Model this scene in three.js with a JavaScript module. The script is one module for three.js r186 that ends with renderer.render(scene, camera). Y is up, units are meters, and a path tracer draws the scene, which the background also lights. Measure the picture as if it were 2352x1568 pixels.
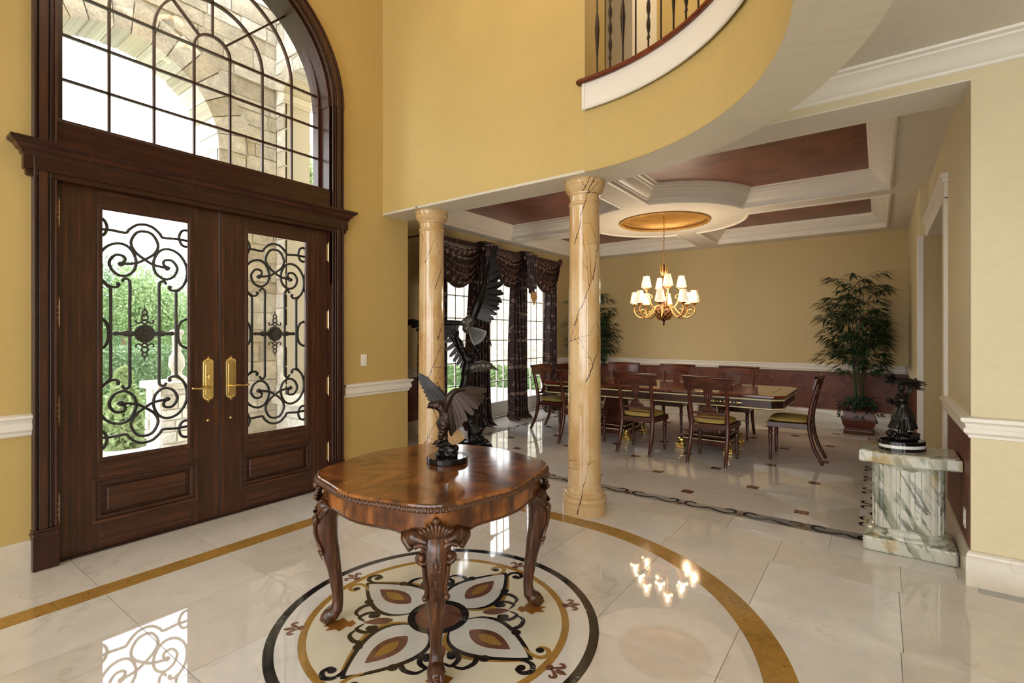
import * as THREE from 'three';
import { mergeGeometries, mergeVertices, toCreasedNormals } from 'three/addons/utils/BufferGeometryUtils.js';
import { RoundedBoxGeometry } from 'three/addons/geometries/RoundedBoxGeometry.js';
import { MarchingCubes } from 'three/addons/objects/MarchingCubes.js';
import { RectAreaLightUniformsLib } from 'three/addons/lights/RectAreaLightUniformsLib.js';

// ---------- camera, sky, exposure ----------
const scene = new THREE.Scene();
const camera = new THREE.PerspectiveCamera(2 * Math.atan(784 / 1152) * 180 / Math.PI, 1.5, 0.05, 300);
camera.position.set(0, 1.45, 0);
camera.rotation.y = 36.2 * Math.PI / 180;
camera.setViewOffset(2352, 1568, 0, 16, 2352, 1568);
scene.background = new THREE.Color().setRGB(1.0, 1.02, 1.05);   // even overcast sky
scene.backgroundIntensity = 6.5;
const renderer = new THREE.WebGLRenderer({ antialias: true });
renderer.toneMapping = THREE.LinearToneMapping;
renderer.toneMappingExposure = 1.06;
renderer.shadowMap.enabled = true;
RectAreaLightUniformsLib.init();
const CHANDELIER_W = 0.42, FOYER_LAMP = 0.35, DOWNLIGHT = 14.0;

// ---------- helpers ----------
let seed = 12345;
const rnd = () => { seed = (seed + 0x6d2b79f5) | 0; let t = Math.imul(seed ^ (seed >>> 15), 1 | seed); t = (t + Math.imul(t ^ (t >>> 7), 61 | t)) ^ t; return ((t ^ (t >>> 14)) >>> 0) / 4294967296; };
const rr = (a, b) => a + (b - a) * rnd();
const V2 = (x, y) => new THREE.Vector2(x, y), V3 = (x, y, z) => new THREE.Vector3(x, y, z);
const PI = Math.PI, lerp = THREE.MathUtils.lerp, clamp = THREE.MathUtils.clamp, sstep = THREE.MathUtils.smoothstep;
const taken = {};
function numbered(n) { const k = (taken[n] = (taken[n] ?? -1) + 1); return k ? n + '_' + String(k).padStart(3, '0') : n; }
function tag(o, label, category, group) { o.userData.label = label; o.userData.category = category; if (group) o.userData.group = group; return o; }
function thing(name, label, category, pos = [0, 0, 0], turn = 0, group) {
  const o = new THREE.Group(); o.name = numbered(name); o.position.set(...pos); o.rotation.y = turn; scene.add(o);
  return tag(o, label, category, group);
}
function struct(name, label, category) { const o = new THREE.Group(); o.name = numbered(name); o.userData = { kind: 'structure', label, category }; scene.add(o); return o; }
function part(parent, name, geo, mat, label) { const m = new THREE.Mesh(geo, mat); m.name = name; if (label) m.userData.label = label; parent.add(m); return m; }
function copyOf(o, label, pos, turn, group) {
  const c = o.clone(); c.name = numbered(o.name.replace(/_\d{3}$/, '')); c.userData = { ...o.userData }; scene.add(c);
  if (label) c.userData.label = label; if (group) c.userData.group = group; if (pos) c.position.set(...pos); if (turn !== undefined) c.rotation.set(0, turn, 0); return c;
}
const clean = (g) => { const o = g.index ? g.toNonIndexed() : g.clone(); for (const k of Object.keys(o.attributes)) if (!['position', 'normal', 'uv'].includes(k)) o.deleteAttribute(k); if (!o.attributes.normal) o.computeVertexNormals(); if (!o.attributes.uv) o.setAttribute('uv', new THREE.BufferAttribute(new Float32Array(o.attributes.position.count * 2), 2)); o.morphAttributes = {}; return o; };
const merge = (list) => mergeGeometries(list.flat(Infinity).map(clean));
// uv in metres by the face's main direction
function uvBox(geo, s = 1, swap = false, ou = 0, ov = 0) {
  const g = clean(geo), p = g.attributes.position, uv = g.attributes.uv, a = V3(), b = V3(), c = V3(), n = V3();
  for (let i = 0; i < p.count; i += 3) {
    a.fromBufferAttribute(p, i); b.fromBufferAttribute(p, i + 1); c.fromBufferAttribute(p, i + 2);
    n.copy(b).sub(a).cross(c.clone().sub(a)); const x = Math.abs(n.x), y = Math.abs(n.y), z = Math.abs(n.z);
    [a, b, c].forEach((q, k) => { let [u, v] = x >= y && x >= z ? [q.z, q.y] : y >= z ? [q.x, q.z] : [q.x, q.y]; if (swap) [u, v] = [v, u]; uv.setXY(i + k, u / s + ou, v / s + ov); });
  }
  return g;
}
const tr = (g, x, y, z) => { g.translate(x, y, z); return g; };
const box = (x0, x1, y0, y1, z0, z1) => tr(new THREE.BoxGeometry(Math.abs(x1 - x0), Math.abs(y1 - y0), Math.abs(z1 - z0)), (x0 + x1) / 2, (y0 + y1) / 2, (z0 + z1) / 2);
const rbox = (x0, x1, y0, y1, z0, z1, r = 0.006, seg = 2) => tr(new RoundedBoxGeometry(Math.abs(x1 - x0), Math.abs(y1 - y0), Math.abs(z1 - z0), seg, r), (x0 + x1) / 2, (y0 + y1) / 2, (z0 + z1) / 2);
const lathe = (pts, seg = 32) => new THREE.LatheGeometry(pts.map(([r, y]) => V2(Math.max(r, 0.0001), y)), seg);
function latheC(pts, seg = 32, crease = 0.6) { return toCreasedNormals(clean(lathe(pts, seg)), crease); }
const ball = (x, y, z, r, ws = 12, hs = 8) => tr(new THREE.SphereGeometry(r, ws, hs), x, y, z);
const ell = (x, y, z, rx, ry, rz, ws = 14, hs = 10) => { const g = new THREE.SphereGeometry(1, ws, hs); g.scale(rx, ry, rz); g.computeVertexNormals(); return tr(g, x, y, z); };
const curve = (pts, closed = false, t = 0.5) => new THREE.CatmullRomCurve3(pts.map((p) => V3(...p)), closed, 'catmullrom', t);
const tube = (pts, r, seg = 40, rad = 6, closed = false) => new THREE.TubeGeometry(curve(pts, closed), seg, r, rad, closed);
const line3 = (a, b, r0, r1 = r0, rad = 8) => { const A = V3(...a), B = V3(...b), d = B.clone().sub(A), g = new THREE.CylinderGeometry(r1, r0, d.length(), rad); g.applyQuaternion(new THREE.Quaternion().setFromUnitVectors(V3(0, 1, 0), d.clone().normalize())); const m = A.add(B).multiplyScalar(0.5); return tr(g, m.x, m.y, m.z); };
// tapered limb through points; radii numbers or [a,b] (a along `side`, b across)
function limb(pts, radii, { seg = 24, rad = 10, side = null, square = 1 } = {}) {
  const c = curve(pts), n = seg, pos = [], idx = [], R = radii.map((r) => Array.isArray(r) ? r : [r, r]);
  const at = (t) => { const f = t * (R.length - 1), i = Math.min(Math.floor(f), R.length - 2), k = f - i, s = k * k * (3 - 2 * k); return [lerp(R[i][0], R[i + 1][0], s), lerp(R[i][1], R[i + 1][1], s)]; };
  let S = side ? V3(...side).normalize() : null;
  for (let i = 0; i <= n; i++) {
    const t = i / n, p = c.getPoint(t), d = c.getTangent(t);
    if (!S) { S = Math.abs(d.y) < 0.9 ? V3(0, 1, 0) : V3(1, 0, 0); }
    const a = S.clone().addScaledVector(d, -S.dot(d)).normalize(), b = d.clone().cross(a); if (!side) S = a.clone();
    const [ra, rb] = at(t);
    for (let k = 0; k < rad; k++) { const w = k / rad * 2 * PI, cs = Math.cos(w), sn = Math.sin(w), e = square, x = Math.sign(cs) * Math.abs(cs) ** e, y = Math.sign(sn) * Math.abs(sn) ** e; const q = p.clone().addScaledVector(a, x * ra).addScaledVector(b, y * rb); pos.push(q.x, q.y, q.z); }
  }
  for (let i = 0; i < n; i++) for (let k = 0; k < rad; k++) { const a = i * rad + k, b = i * rad + (k + 1) % rad; idx.push(a, b, a + rad, b, b + rad, a + rad); }
  for (const e of [0, n]) { const p = c.getPoint(e / n), o = pos.length / 3; pos.push(p.x, p.y, p.z); for (let k = 0; k < rad; k++) { const a = e * rad + k, b = e * rad + (k + 1) % rad; e ? idx.push(a, b, o) : idx.push(b, a, o); } }
  const g = new THREE.BufferGeometry(); g.setAttribute('position', new THREE.Float32BufferAttribute(pos, 3)); g.setIndex(idx); g.computeVertexNormals(); return clean(g);
}
// profile [n, y] swept along a plan path [x, z]
function sweep(path, profile, { closed = false, side = 1, crease = 0.5, cap = false } = {}) {
  const N = path.length, nrm = [], pos = [], uv = [];
  const dir = (i, j) => { const a = path[(i + N) % N], b = path[(j + N) % N]; const l = Math.hypot(b[0] - a[0], b[1] - a[1]) || 1; return [(b[0] - a[0]) / l, (b[1] - a[1]) / l]; };
  for (let i = 0; i < N; i++) {
    let d0 = closed || i > 0 ? dir(i - 1, i) : dir(i, i + 1), d1 = closed || i < N - 1 ? dir(i, i + 1) : d0;
    const n0 = [d0[1] * side, -d0[0] * side], n1 = [d1[1] * side, -d1[0] * side]; let nx = n0[0] + n1[0], nz = n0[1] + n1[1]; const l = Math.hypot(nx, nz); nx /= l; nz /= l;
    const k = 1 / Math.max(0.3, nx * n0[0] + nz * n0[1]); nrm.push([nx * k, nz * k]);
  }
  const P = (i, j) => { const q = path[i % N], n = nrm[i % N], [o, y] = profile[j]; return [q[0] + n[0] * o, y, q[1] + n[1] * o]; };
  let L = 0; const lens = [0]; for (let i = 1; i <= N; i++) { const a = path[i - 1], b = path[i % N]; L += Math.hypot(a[0] - b[0], a[1] - b[1]); lens.push(L); }
  const pl = [0]; for (let j = 1; j < profile.length; j++) pl.push(pl[j - 1] + Math.hypot(profile[j][0] - profile[j - 1][0], profile[j][1] - profile[j - 1][1]));
  for (let i = 0; i < (closed ? N : N - 1); i++) for (let j = 0; j < profile.length - 1; j++) {
    const a = P(i, j), b = P(i + 1, j), c = P(i + 1, j + 1), d = P(i, j + 1), t = side > 0 ? [a, b, c, a, c, d] : [a, c, b, a, d, c];
    const ub = (q, k) => uv.push(k === 0 ? lens[i] : lens[i + 1], 0);
    for (const q of t) { pos.push(...q); const fi = (q === a || q === d) ? lens[i] : lens[i + 1], fj = (q === a || q === b) ? pl[j] : pl[j + 1]; uv.push(fi, fj); }
  }
  if (cap && !closed) for (const i of [0, N - 1]) { const tri = THREE.ShapeUtils.triangulateShape(profile.map(([o, y]) => V2(o, y)), []); for (const t of tri) for (const j of t) { pos.push(...P(i, j)); uv.push(...profile[j]); } }
  const g = new THREE.BufferGeometry(); g.setAttribute('position', new THREE.Float32BufferAttribute(pos, 3)); g.setAttribute('uv', new THREE.Float32BufferAttribute(uv, 2)); g.computeVertexNormals();
  return toCreasedNormals(g, crease);
}
const arcPts = (cx, cz, r, a0, a1, n) => Array.from({ length: n + 1 }, (_, i) => { const a = a0 + (a1 - a0) * i / n; return [cx + r * Math.cos(a), cz + r * Math.sin(a)]; });
const shapeOf = (pts, holes = []) => { const s = new THREE.Shape(pts.map(([x, y]) => V2(x, y))); for (const h of holes) s.holes.push(new THREE.Path(h.map(([x, y]) => V2(x, y)))); return s; };
const extr = (shape, depth, bevel = 0, curveSegments = 16, bs = 2) => new THREE.ExtrudeGeometry(shape, { depth, bevelEnabled: bevel > 0, bevelSize: bevel, bevelThickness: bevel, bevelSegments: bs, curveSegments });
// shapes drawn in (z, y) on a plane facing +x: out along +x
const zyToX = (g, x) => { g.rotateY(-PI / 2); g.scale(1, 1, 1); return tr(g, x, 0, 0); };   // shape x -> world z, extrude +z -> world -x
const xzToY = (g, yTop) => { g.rotateX(PI / 2); return tr(g, 0, yTop, 0); };                 // shape (x,z) stays, extrude goes down
// convex clipping
const clipHalf = (poly, a, b, c) => { const out = []; for (let i = 0; i < poly.length; i++) { const p = poly[i], q = poly[(i + 1) % poly.length], dp = a * p[0] + b * p[1] - c, dq = a * q[0] + b * q[1] - c; if (dp <= 0) out.push(p); if ((dp < 0 && dq > 0) || (dp > 0 && dq < 0)) { const t = dp / (dp - dq); out.push([p[0] + (q[0] - p[0]) * t, p[1] + (q[1] - p[1]) * t]); } } return out; };
const halves = (K) => { let A = 0; for (let i = 0; i < K.length; i++) { const p = K[i], q = K[(i + 1) % K.length]; A += p[0] * q[1] - q[0] * p[1]; } const s = A > 0 ? 1 : -1; return K.map((p, i) => { const q = K[(i + 1) % K.length], a = (q[1] - p[1]) * s, b = -(q[0] - p[0]) * s; return [a, b, a * p[0] + b * p[1]]; }); };
const area = (p) => { let A = 0; for (let i = 0; i < p.length; i++) { const q = p[(i + 1) % p.length]; A += p[i][0] * q[1] - q[0] * p[i][1]; } return Math.abs(A) / 2; };
const clipIn = (polys, K) => { const H = halves(K); return polys.map((p) => H.reduce((q, [a, b, c]) => q.length > 2 ? clipHalf(q, a, b, c) : [], p)).filter((p) => p.length > 2 && area(p) > 1e-6); };
const clipOut = (polys, K) => { const H = halves(K), out = []; for (const p0 of polys) { let rest = p0; for (const [a, b, c] of H) { if (rest.length < 3) break; const o = clipHalf(rest, -a, -b, -c); if (o.length > 2 && area(o) > 1e-6) out.push(o); rest = clipHalf(rest, a, b, c); } } return out; };
// prism from convex polygons in the plan (x,z)
function prism(polys, yTop, thick, s = 1, ou = 0, ov = 0, ang = 0) {
  const pos = [], nor = [], uv = [], ca = Math.cos(ang), sa = Math.sin(ang), U = (x, z) => uv.push((x * ca + z * sa) / s + ou, (-x * sa + z * ca) / s + ov);
  for (let p of polys) {
    let A = 0; for (let i = 0; i < p.length; i++) { const q = p[(i + 1) % p.length]; A += p[i][0] * q[1] - q[0] * p[i][1]; } if (A > 0) p = p.slice().reverse();
    for (let i = 1; i < p.length - 1; i++) for (const q of [p[0], p[i], p[i + 1]]) { pos.push(q[0], yTop, q[1]); nor.push(0, 1, 0); U(q[0], q[1]); }
    if (thick) for (let i = 0; i < p.length; i++) { const q = p[i], r = p[(i + 1) % p.length], l = Math.hypot(r[0] - q[0], r[1] - q[1]) || 1, n = [-(r[1] - q[1]) / l, 0, (r[0] - q[0]) / l]; for (const [w, y] of [[q, yTop], [q, yTop - thick], [r, yTop], [r, yTop], [q, yTop - thick], [r, yTop - thick]]) { pos.push(w[0], y, w[1]); nor.push(...n); U(w[0], w[1]); } }
  }
  const g = new THREE.BufferGeometry(); g.setAttribute('position', new THREE.Float32BufferAttribute(pos, 3)); g.setAttribute('normal', new THREE.Float32BufferAttribute(nor, 3)); g.setAttribute('uv', new THREE.Float32BufferAttribute(uv, 2)); return g;
}
// flat inlay from a free outline in the plan, top at y
function inlay(pts, y, s = 1, ou = 0) {
  const g = new THREE.ShapeGeometry(shapeOf(pts)), p = g.attributes.position, uv = g.attributes.uv; const q = [];
  for (let i = 0; i < p.count; i++) { q.push(p.getX(i), y, p.getY(i)); uv.setXY(i, p.getX(i) / s + ou, p.getY(i) / s + ou); }
  g.setAttribute('position', new THREE.Float32BufferAttribute(q, 3)); const id = g.index; for (let i = 0; i < id.count; i += 3) { const a = id.getX(i); id.setX(i, id.getX(i + 1)); id.setX(i + 1, a); }
  g.computeVertexNormals(); const n = g.attributes.normal; for (let i = 0; i < n.count; i++) n.setXYZ(i, 0, 1, 0); return clean(g);
}
// ribbon outline from a centre line [x,z] and a width function
function ribbon(pts, wf, n = 40) {
  const c = new THREE.SplineCurve(pts.map(([x, z]) => V2(x, z))), L = [], R = [];
  for (let i = 0; i <= n; i++) { const t = i / n, p = c.getPoint(t), d = c.getTangent(t), w = wf(t) / 2; L.push([p.x - d.y * w, p.y + d.x * w]); R.push([p.x + d.y * w, p.y - d.x * w]); }
  return L.concat(R.reverse());
}
const spiral = (cx, cz, r0, r1, a0, a1, n = 14) => Array.from({ length: n + 1 }, (_, i) => { const t = i / n, a = lerp(a0, a1, t), r = lerp(r0, r1, t); return [cx + r * Math.cos(a), cz + r * Math.sin(a)]; });
// distance fields meshed on a grid
const smin = (a, b, k) => { const h = Math.max(k - Math.abs(a - b), 0) / k; return Math.min(a, b) - h * h * k / 4; };
function capsule(p, a, b, ra, rb) { const bax = b[0] - a[0], bay = b[1] - a[1], baz = b[2] - a[2], pax = p[0] - a[0], pay = p[1] - a[1], paz = p[2] - a[2], h = clamp((pax * bax + pay * bay + paz * baz) / (bax * bax + bay * bay + baz * baz + 1e-12), 0, 1); return Math.hypot(pax - bax * h, pay - bay * h, paz - baz * h) - lerp(ra, rb, h); }
const ellD = (p, c, r) => { const x = (p[0] - c[0]) / r[0], y = (p[1] - c[1]) / r[1], z = (p[2] - c[2]) / r[2], k = Math.hypot(x, y, z), k2 = Math.hypot(x / r[0], y / r[1], z / r[2]) || 1; return k * (k - 1) / k2; };
function sdfMesh(fn, center, half, res) {
  const mc = new MarchingCubes(res, new THREE.MeshStandardMaterial(), false, false, 120000); mc.isolation = 0; const f = mc.field, hs = res / 2;
  for (let k = 0; k < res; k++) for (let j = 0; j < res; j++) for (let i = 0; i < res; i++) f[i + j * res + k * res * res] = -fn([center[0] + (i - hs) / hs * half, center[1] + (j - hs) / hs * half, center[2] + (k - hs) / hs * half]) / half;
  mc.update(); const n = mc.count, g = new THREE.BufferGeometry();
  const p = mc.positionArray.slice(0, n * 3); for (let i = 0; i < n; i++) for (let k = 0; k < 3; k++) p[i * 3 + k] = center[k] + p[i * 3 + k] * half;
  g.setAttribute('position', new THREE.BufferAttribute(p, 3)); let m = mergeVertices(g, half / res * 0.05); m.computeVertexNormals();
  const nn = m.attributes.normal, pp = m.attributes.position; let flip = 0; // normals from the field
  for (let i = 0; i < pp.count; i += 7) { const q = [pp.getX(i), pp.getY(i), pp.getZ(i)], e = half / res, d = fn([q[0] + nn.getX(i) * e, q[1] + nn.getY(i) * e, q[2] + nn.getZ(i) * e]) - fn(q); flip += Math.sign(d); }
  if (flip < 0) { const id = m.index; for (let i = 0; i < id.count; i += 3) { const a = id.getX(i); id.setX(i, id.getX(i + 1)); id.setX(i + 1, a); } m.computeVertexNormals(); }
  return clean(m);
}
// ---------- textures ----------
const H2 = (x, y, s) => { let h = Math.imul(x, 374761393) + Math.imul(y, 668265263) + Math.imul(s, 2147483647 ^ 0x5bd1e995) | 0; h = Math.imul(h ^ (h >>> 13), 1274126177); return ((h ^ (h >>> 16)) >>> 0) / 4294967296; };
function vn(x, y, px, py, s) { const xi = Math.floor(x), yi = Math.floor(y), fx = x - xi, fy = y - yi, u = fx * fx * (3 - 2 * fx), v = fy * fy * (3 - 2 * fy), w = (a, p) => ((a % p) + p) % p, X0 = w(xi, px), X1 = w(xi + 1, px), Y0 = w(yi, py), Y1 = w(yi + 1, py); return lerp(lerp(H2(X0, Y0, s), H2(X1, Y0, s), u), lerp(H2(X0, Y1, s), H2(X1, Y1, s), u), v); }
// periodic fractal noise on the unit square, fx/fy cells
function fbm(u, v, fx, fy, oct, s) { let a = 0.5, t = 0, n = 0; for (let o = 0; o < oct; o++) { t += a * vn(u * fx, v * fy, fx, fy, s + o * 17); n += a; a *= 0.5; fx *= 2; fy *= 2; } return t / n; }
const vein = (u, v, f, s, k = 14) => { const n = fbm(u, v, f, f, 4, s); return Math.exp(-Math.abs(n - 0.5) * k * 4); };
const mixc = (a, b, t) => [lerp(a[0], b[0], t), lerp(a[1], b[1], t), lerp(a[2], b[2], t)];
function dataTex(w, h, fn, srgb = true) {
  const d = new Uint8Array(w * h * 4);
  for (let y = 0; y < h; y++) for (let x = 0; x < w; x++) { const c = fn((x + 0.5) / w, (y + 0.5) / h), i = (y * w + x) * 4; d[i] = clamp(c[0], 0, 255); d[i + 1] = clamp(c[1], 0, 255); d[i + 2] = clamp(c[2], 0, 255); d[i + 3] = 255; }
  const t = new THREE.DataTexture(d, w, h); t.wrapS = t.wrapT = THREE.RepeatWrapping; t.magFilter = THREE.LinearFilter; t.minFilter = THREE.LinearMipmapLinearFilter; t.generateMipmaps = true; if (srgb) t.colorSpace = THREE.SRGBColorSpace; t.needsUpdate = true; return t;
}
function canvasTex(w, h, draw, srgb = true) { const c = document.createElement('canvas'); c.width = w; c.height = h; const x = c.getContext('2d'); draw(x, w, h); const t = new THREE.CanvasTexture(c); t.wrapS = t.wrapT = THREE.RepeatWrapping; if (srgb) t.colorSpace = THREE.SRGBColorSpace; return t; }
const grey = (v) => [v, v, v];
const T = {};
T.cream = dataTex(1024, 1024, (u, v) => { const n = fbm(u, v, 4, 4, 5, 3) - 0.5, f = fbm(u, v, 24, 24, 3, 9) - 0.5, k = vein(u, v, 3, 21, 40) * 0.6 * sstep(fbm(u, v, 5, 5, 2, 33), 0.45, 0.7), b = 1 + n * 0.09 + f * 0.05; return mixc([228 * b, 226 * b, 223 * b], [168, 158, 146], k * 0.5); });
T.gold = dataTex(512, 512, (u, v) => { const n = fbm(u, v, 5, 5, 5, 40) - 0.5, f = fbm(u, v, 40, 40, 2, 44) - 0.5, b = 1 + n * 0.24 + f * 0.14; return mixc([168 * b, 130 * b, 66 * b], [120, 84, 40], sstep(fbm(u, v, 60, 60, 2, 48), 0.78, 0.86) * 0.7); });
T.ivory = dataTex(512, 512, (u, v) => { const n = fbm(u, v, 4, 4, 5, 51) - 0.5, b = 1 + n * 0.1; return [233 * b, 226 * b, 203 * b]; });
T.black = dataTex(512, 512, (u, v) => { const k = Math.max(vein(u, v, 5, 60, 60), vein(u, v, 9, 66, 60) * 0.7) * sstep(fbm(u, v, 6, 6, 2, 69), 0.45, 0.6), n = fbm(u, v, 8, 8, 3, 61) * 12; return mixc([24 + n, 24 + n, 28 + n], [205, 200, 195], k); });
T.brown = dataTex(512, 512, (u, v) => { const n = fbm(u, v, 6, 14, 5, 71), k = vein(u, v, 6, 77, 40) * 0.6; return mixc(mixc([84, 52, 42], [150, 106, 88], n), [200, 172, 150], k * sstep(fbm(u, v, 5, 5, 2, 79), 0.5, 0.7)); });
T.paint = dataTex(512, 512, (u, v) => { const n = fbm(u, v, 3, 3, 4, 81) - 0.5, f = fbm(u, v, 60, 60, 2, 83) - 0.5, b = 244 + n * 14 + f * 6; return [b, b, b]; });
T.red = dataTex(512, 512, (u, v) => { const n = fbm(u, v, 5, 5, 5, 91), m = fbm(u, v, 12, 12, 3, 95); return mixc(mixc([104, 60, 44], [152, 96, 70], n), [92, 50, 38], sstep(m, 0.5, 0.75) * 0.6); });
// straight grained wood, grain along v
const woodTex = (dark, mid, light, s, fx = 26, fy = 2) => dataTex(512, 1024, (u, v) => { const w = (fbm(u, v, 3, 1, 2, s) - 0.5) * 0.08, g = fbm(u + w, v, fx, fy, 4, s + 5), p = fbm(u + w, v, 110, 5, 2, s + 11), b = fbm(u, v, 3, 3, 3, s + 17); let c = mixc(dark, mid, clamp(g * 1.5 - 0.25, 0, 1)); c = mixc(c, light, sstep(g * 0.6 + b * 0.5, 0.55, 0.85) * 0.7); return mixc(c, dark, sstep(p, 0.62, 0.8) * 0.5); });
T.doorWood = woodTex([52, 28, 17], [80, 45, 27], [100, 60, 36], 101, 40, 2);
T.chairWood = woodTex([58, 25, 17], [96, 46, 30], [120, 64, 42], 131);
T.tableWood = woodTex([88, 40, 24], [140, 74, 44], [170, 98, 60], 161, 18, 2);
T.walnut = woodTex([52, 28, 16], [98, 58, 34], [132, 84, 50], 171, 20, 2);
// crotch mahogany veneer for the round table: wedges meeting in the middle, the flame of each along its axis
T.flame = dataTex(1024, 1024, (u, v) => {
  const x = u * 2 - 1, y = v * 2 - 1, r = Math.hypot(x, y), a = Math.atan2(y, x), W = 8, f = ((a / (2 * PI) * W) % 1 + 1) % 1, k = Math.abs(f - 0.5) * 2, id = Math.floor(((a / (2 * PI) * W) % W + W) % W);
  const q = r * 6 - k * 1.6, n = fbm(((q * 0.16 + id * 0.37) % 1 + 1) % 1, ((k * 0.5 + id * 0.21) % 1 + 1) % 1, 10, 5, 5, 181), b = fbm(u, v, 5, 5, 4, 188), g = fbm(u, v, 90, 90, 2, 192);
  let c = mixc([52, 26, 13], [156, 94, 44], clamp(n * 1.6 - 0.33, 0, 1)); c = mixc(c, [172, 112, 56], sstep(b, 0.42, 0.8) * n * 0.7); c = mixc(c, [50, 26, 14], (1 - sstep(Math.abs(k - 0.995), 0, 0.02)) * 0.5); return mixc(c, [44, 24, 12], sstep(r, 0.935, 0.94) * 0.55 + (g - 0.5) * 0.2);
});
T.apron = dataTex(1024, 256, (u, v) => { const n = fbm(u, v, 16, 2, 5, 201), m = fbm(u, v, 40, 3, 3, 207); let c = mixc([72, 38, 18], [172, 106, 48], clamp(n * 2.1 - 0.55, 0, 1)); return mixc(c, [60, 32, 18], sstep(m, 0.6, 0.75) * 0.5); });
T.carved = dataTex(256, 256, (u, v) => { const n = fbm(u, v, 6, 6, 4, 211), g = fbm(u, v, 40, 6, 2, 215); return mixc([52, 30, 18], [112, 70, 40], clamp(n * 0.9 + g * 0.5 - 0.2, 0, 1)); });
// faux marble of the columns: warm clouds and painted cracks
T.column = canvasTex(1024, 2048, (x, w, h) => {
  const d = x.createImageData(w, h); for (let j = 0; j < h; j++) for (let i = 0; i < w; i++) { const u = i / w, v = j / h, n = fbm(u, v, 4, 8, 5, 221), m = fbm(u, v, 8, 16, 4, 227); let c = mixc([190, 154, 102], [222, 194, 150], n); c = mixc(c, [196, 152, 92], sstep(m, 0.5, 0.7) * 0.55); const k = (j * w + i) * 4; d.data[k] = c[0]; d.data[k + 1] = c[1]; d.data[k + 2] = c[2]; d.data[k + 3] = 255; } x.putImageData(d, 0, 0);
  const crack = (px, py, ang, len, wd, col, depth) => { let X = px, Y = py, A = ang; for (let s = 0; s < len; s += 6) { const nx = X + Math.cos(A) * 6, ny = Y + Math.sin(A) * 6; x.strokeStyle = col; x.lineWidth = wd * (0.35 + rnd() * 0.9) * (1 - s / len * 0.7); x.lineCap = 'round'; for (const o of [-w, 0, w]) { x.beginPath(); x.moveTo(X + o, Y); x.lineTo(nx + o, ny); x.stroke(); } X = nx; Y = ny; A = ang + (rnd() - 0.5) * 1.1; if (X < 0) X += w; if (X > w) X -= w; if (depth && rnd() < 0.03) crack(X, Y, ang + (rnd() < 0.5 ? -1 : 1) * rr(0.4, 1.2), len * rr(0.2, 0.5), wd * 0.6, col, depth - 1); } };
  for (let k = 0; k < 26; k++) crack(rnd() * w, rnd() * h, (rnd() < 0.75 ? -1 : 1) * rr(0.9, 1.35), rr(200, 620), rr(1.5, 3.2), 'rgba(140,88,50,0.55)', 2);
  for (let k = 0; k < 22; k++) crack(rnd() * w, rnd() * h, (rnd() < 0.8 ? -1 : 1) * rr(0.8, 1.25), rr(240, 680), rr(5, 11), 'rgba(70,38,24,0.9)', 2);
});
// green-white marble with dark diagonal veins
T.pedestal = dataTex(1024, 1024, (u, v) => { const s = (u * 2 + v) % 1, n = fbm(s, v, 5, 6, 5, 241), m = fbm(s, v, 8, 4, 4, 247), k = sstep(fbm(s, v, 12, 7, 5, 251), 0.61, 0.72), o = sstep(fbm(u, v, 4, 4, 4, 257), 0.55, 0.72); let c = mixc([172, 172, 156], [206, 203, 188], n); c = mixc(c, [128, 132, 112], sstep(m, 0.5, 0.66) * 0.8); c = mixc(c, [176, 142, 84], o * 0.55); return mixc(c, [66, 70, 62], k * 0.6); });
T.white = dataTex(256, 256, (u, v) => { const n = fbm(u, v, 4, 4, 4, 261) - 0.5; const b = 236 + n * 16; return [b, b, b * 0.985]; });
T.greyMarble = dataTex(512, 512, (u, v) => { const n = fbm(u, v, 4, 4, 5, 265) - 0.5, k = vein(u, v, 4, 267, 30) * 0.35, b = 1 + n * 0.1; return mixc([224 * b, 222 * b, 218 * b], [150, 150, 152], k); });
T.stone = dataTex(512, 512, (u, v) => { const n = fbm(u, v, 6, 6, 5, 271) - 0.5, f = fbm(u, v, 50, 50, 2, 275) - 0.5, b = 1 + n * 0.34 + f * 0.2; return [206 * b, 203 * b, 194 * b]; });
T.stoneB = dataTex(512, 512, (u, v) => { const n = fbm(u, v, 8, 8, 5, 281), f = fbm(u, v, 40, 40, 3, 285); return grey(255 * (n * 0.65 + f * 0.35)); }, false);
T.bronzeB = dataTex(256, 256, (u, v) => grey(255 * fbm(u, v, 12, 12, 4, 291)), false);
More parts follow.
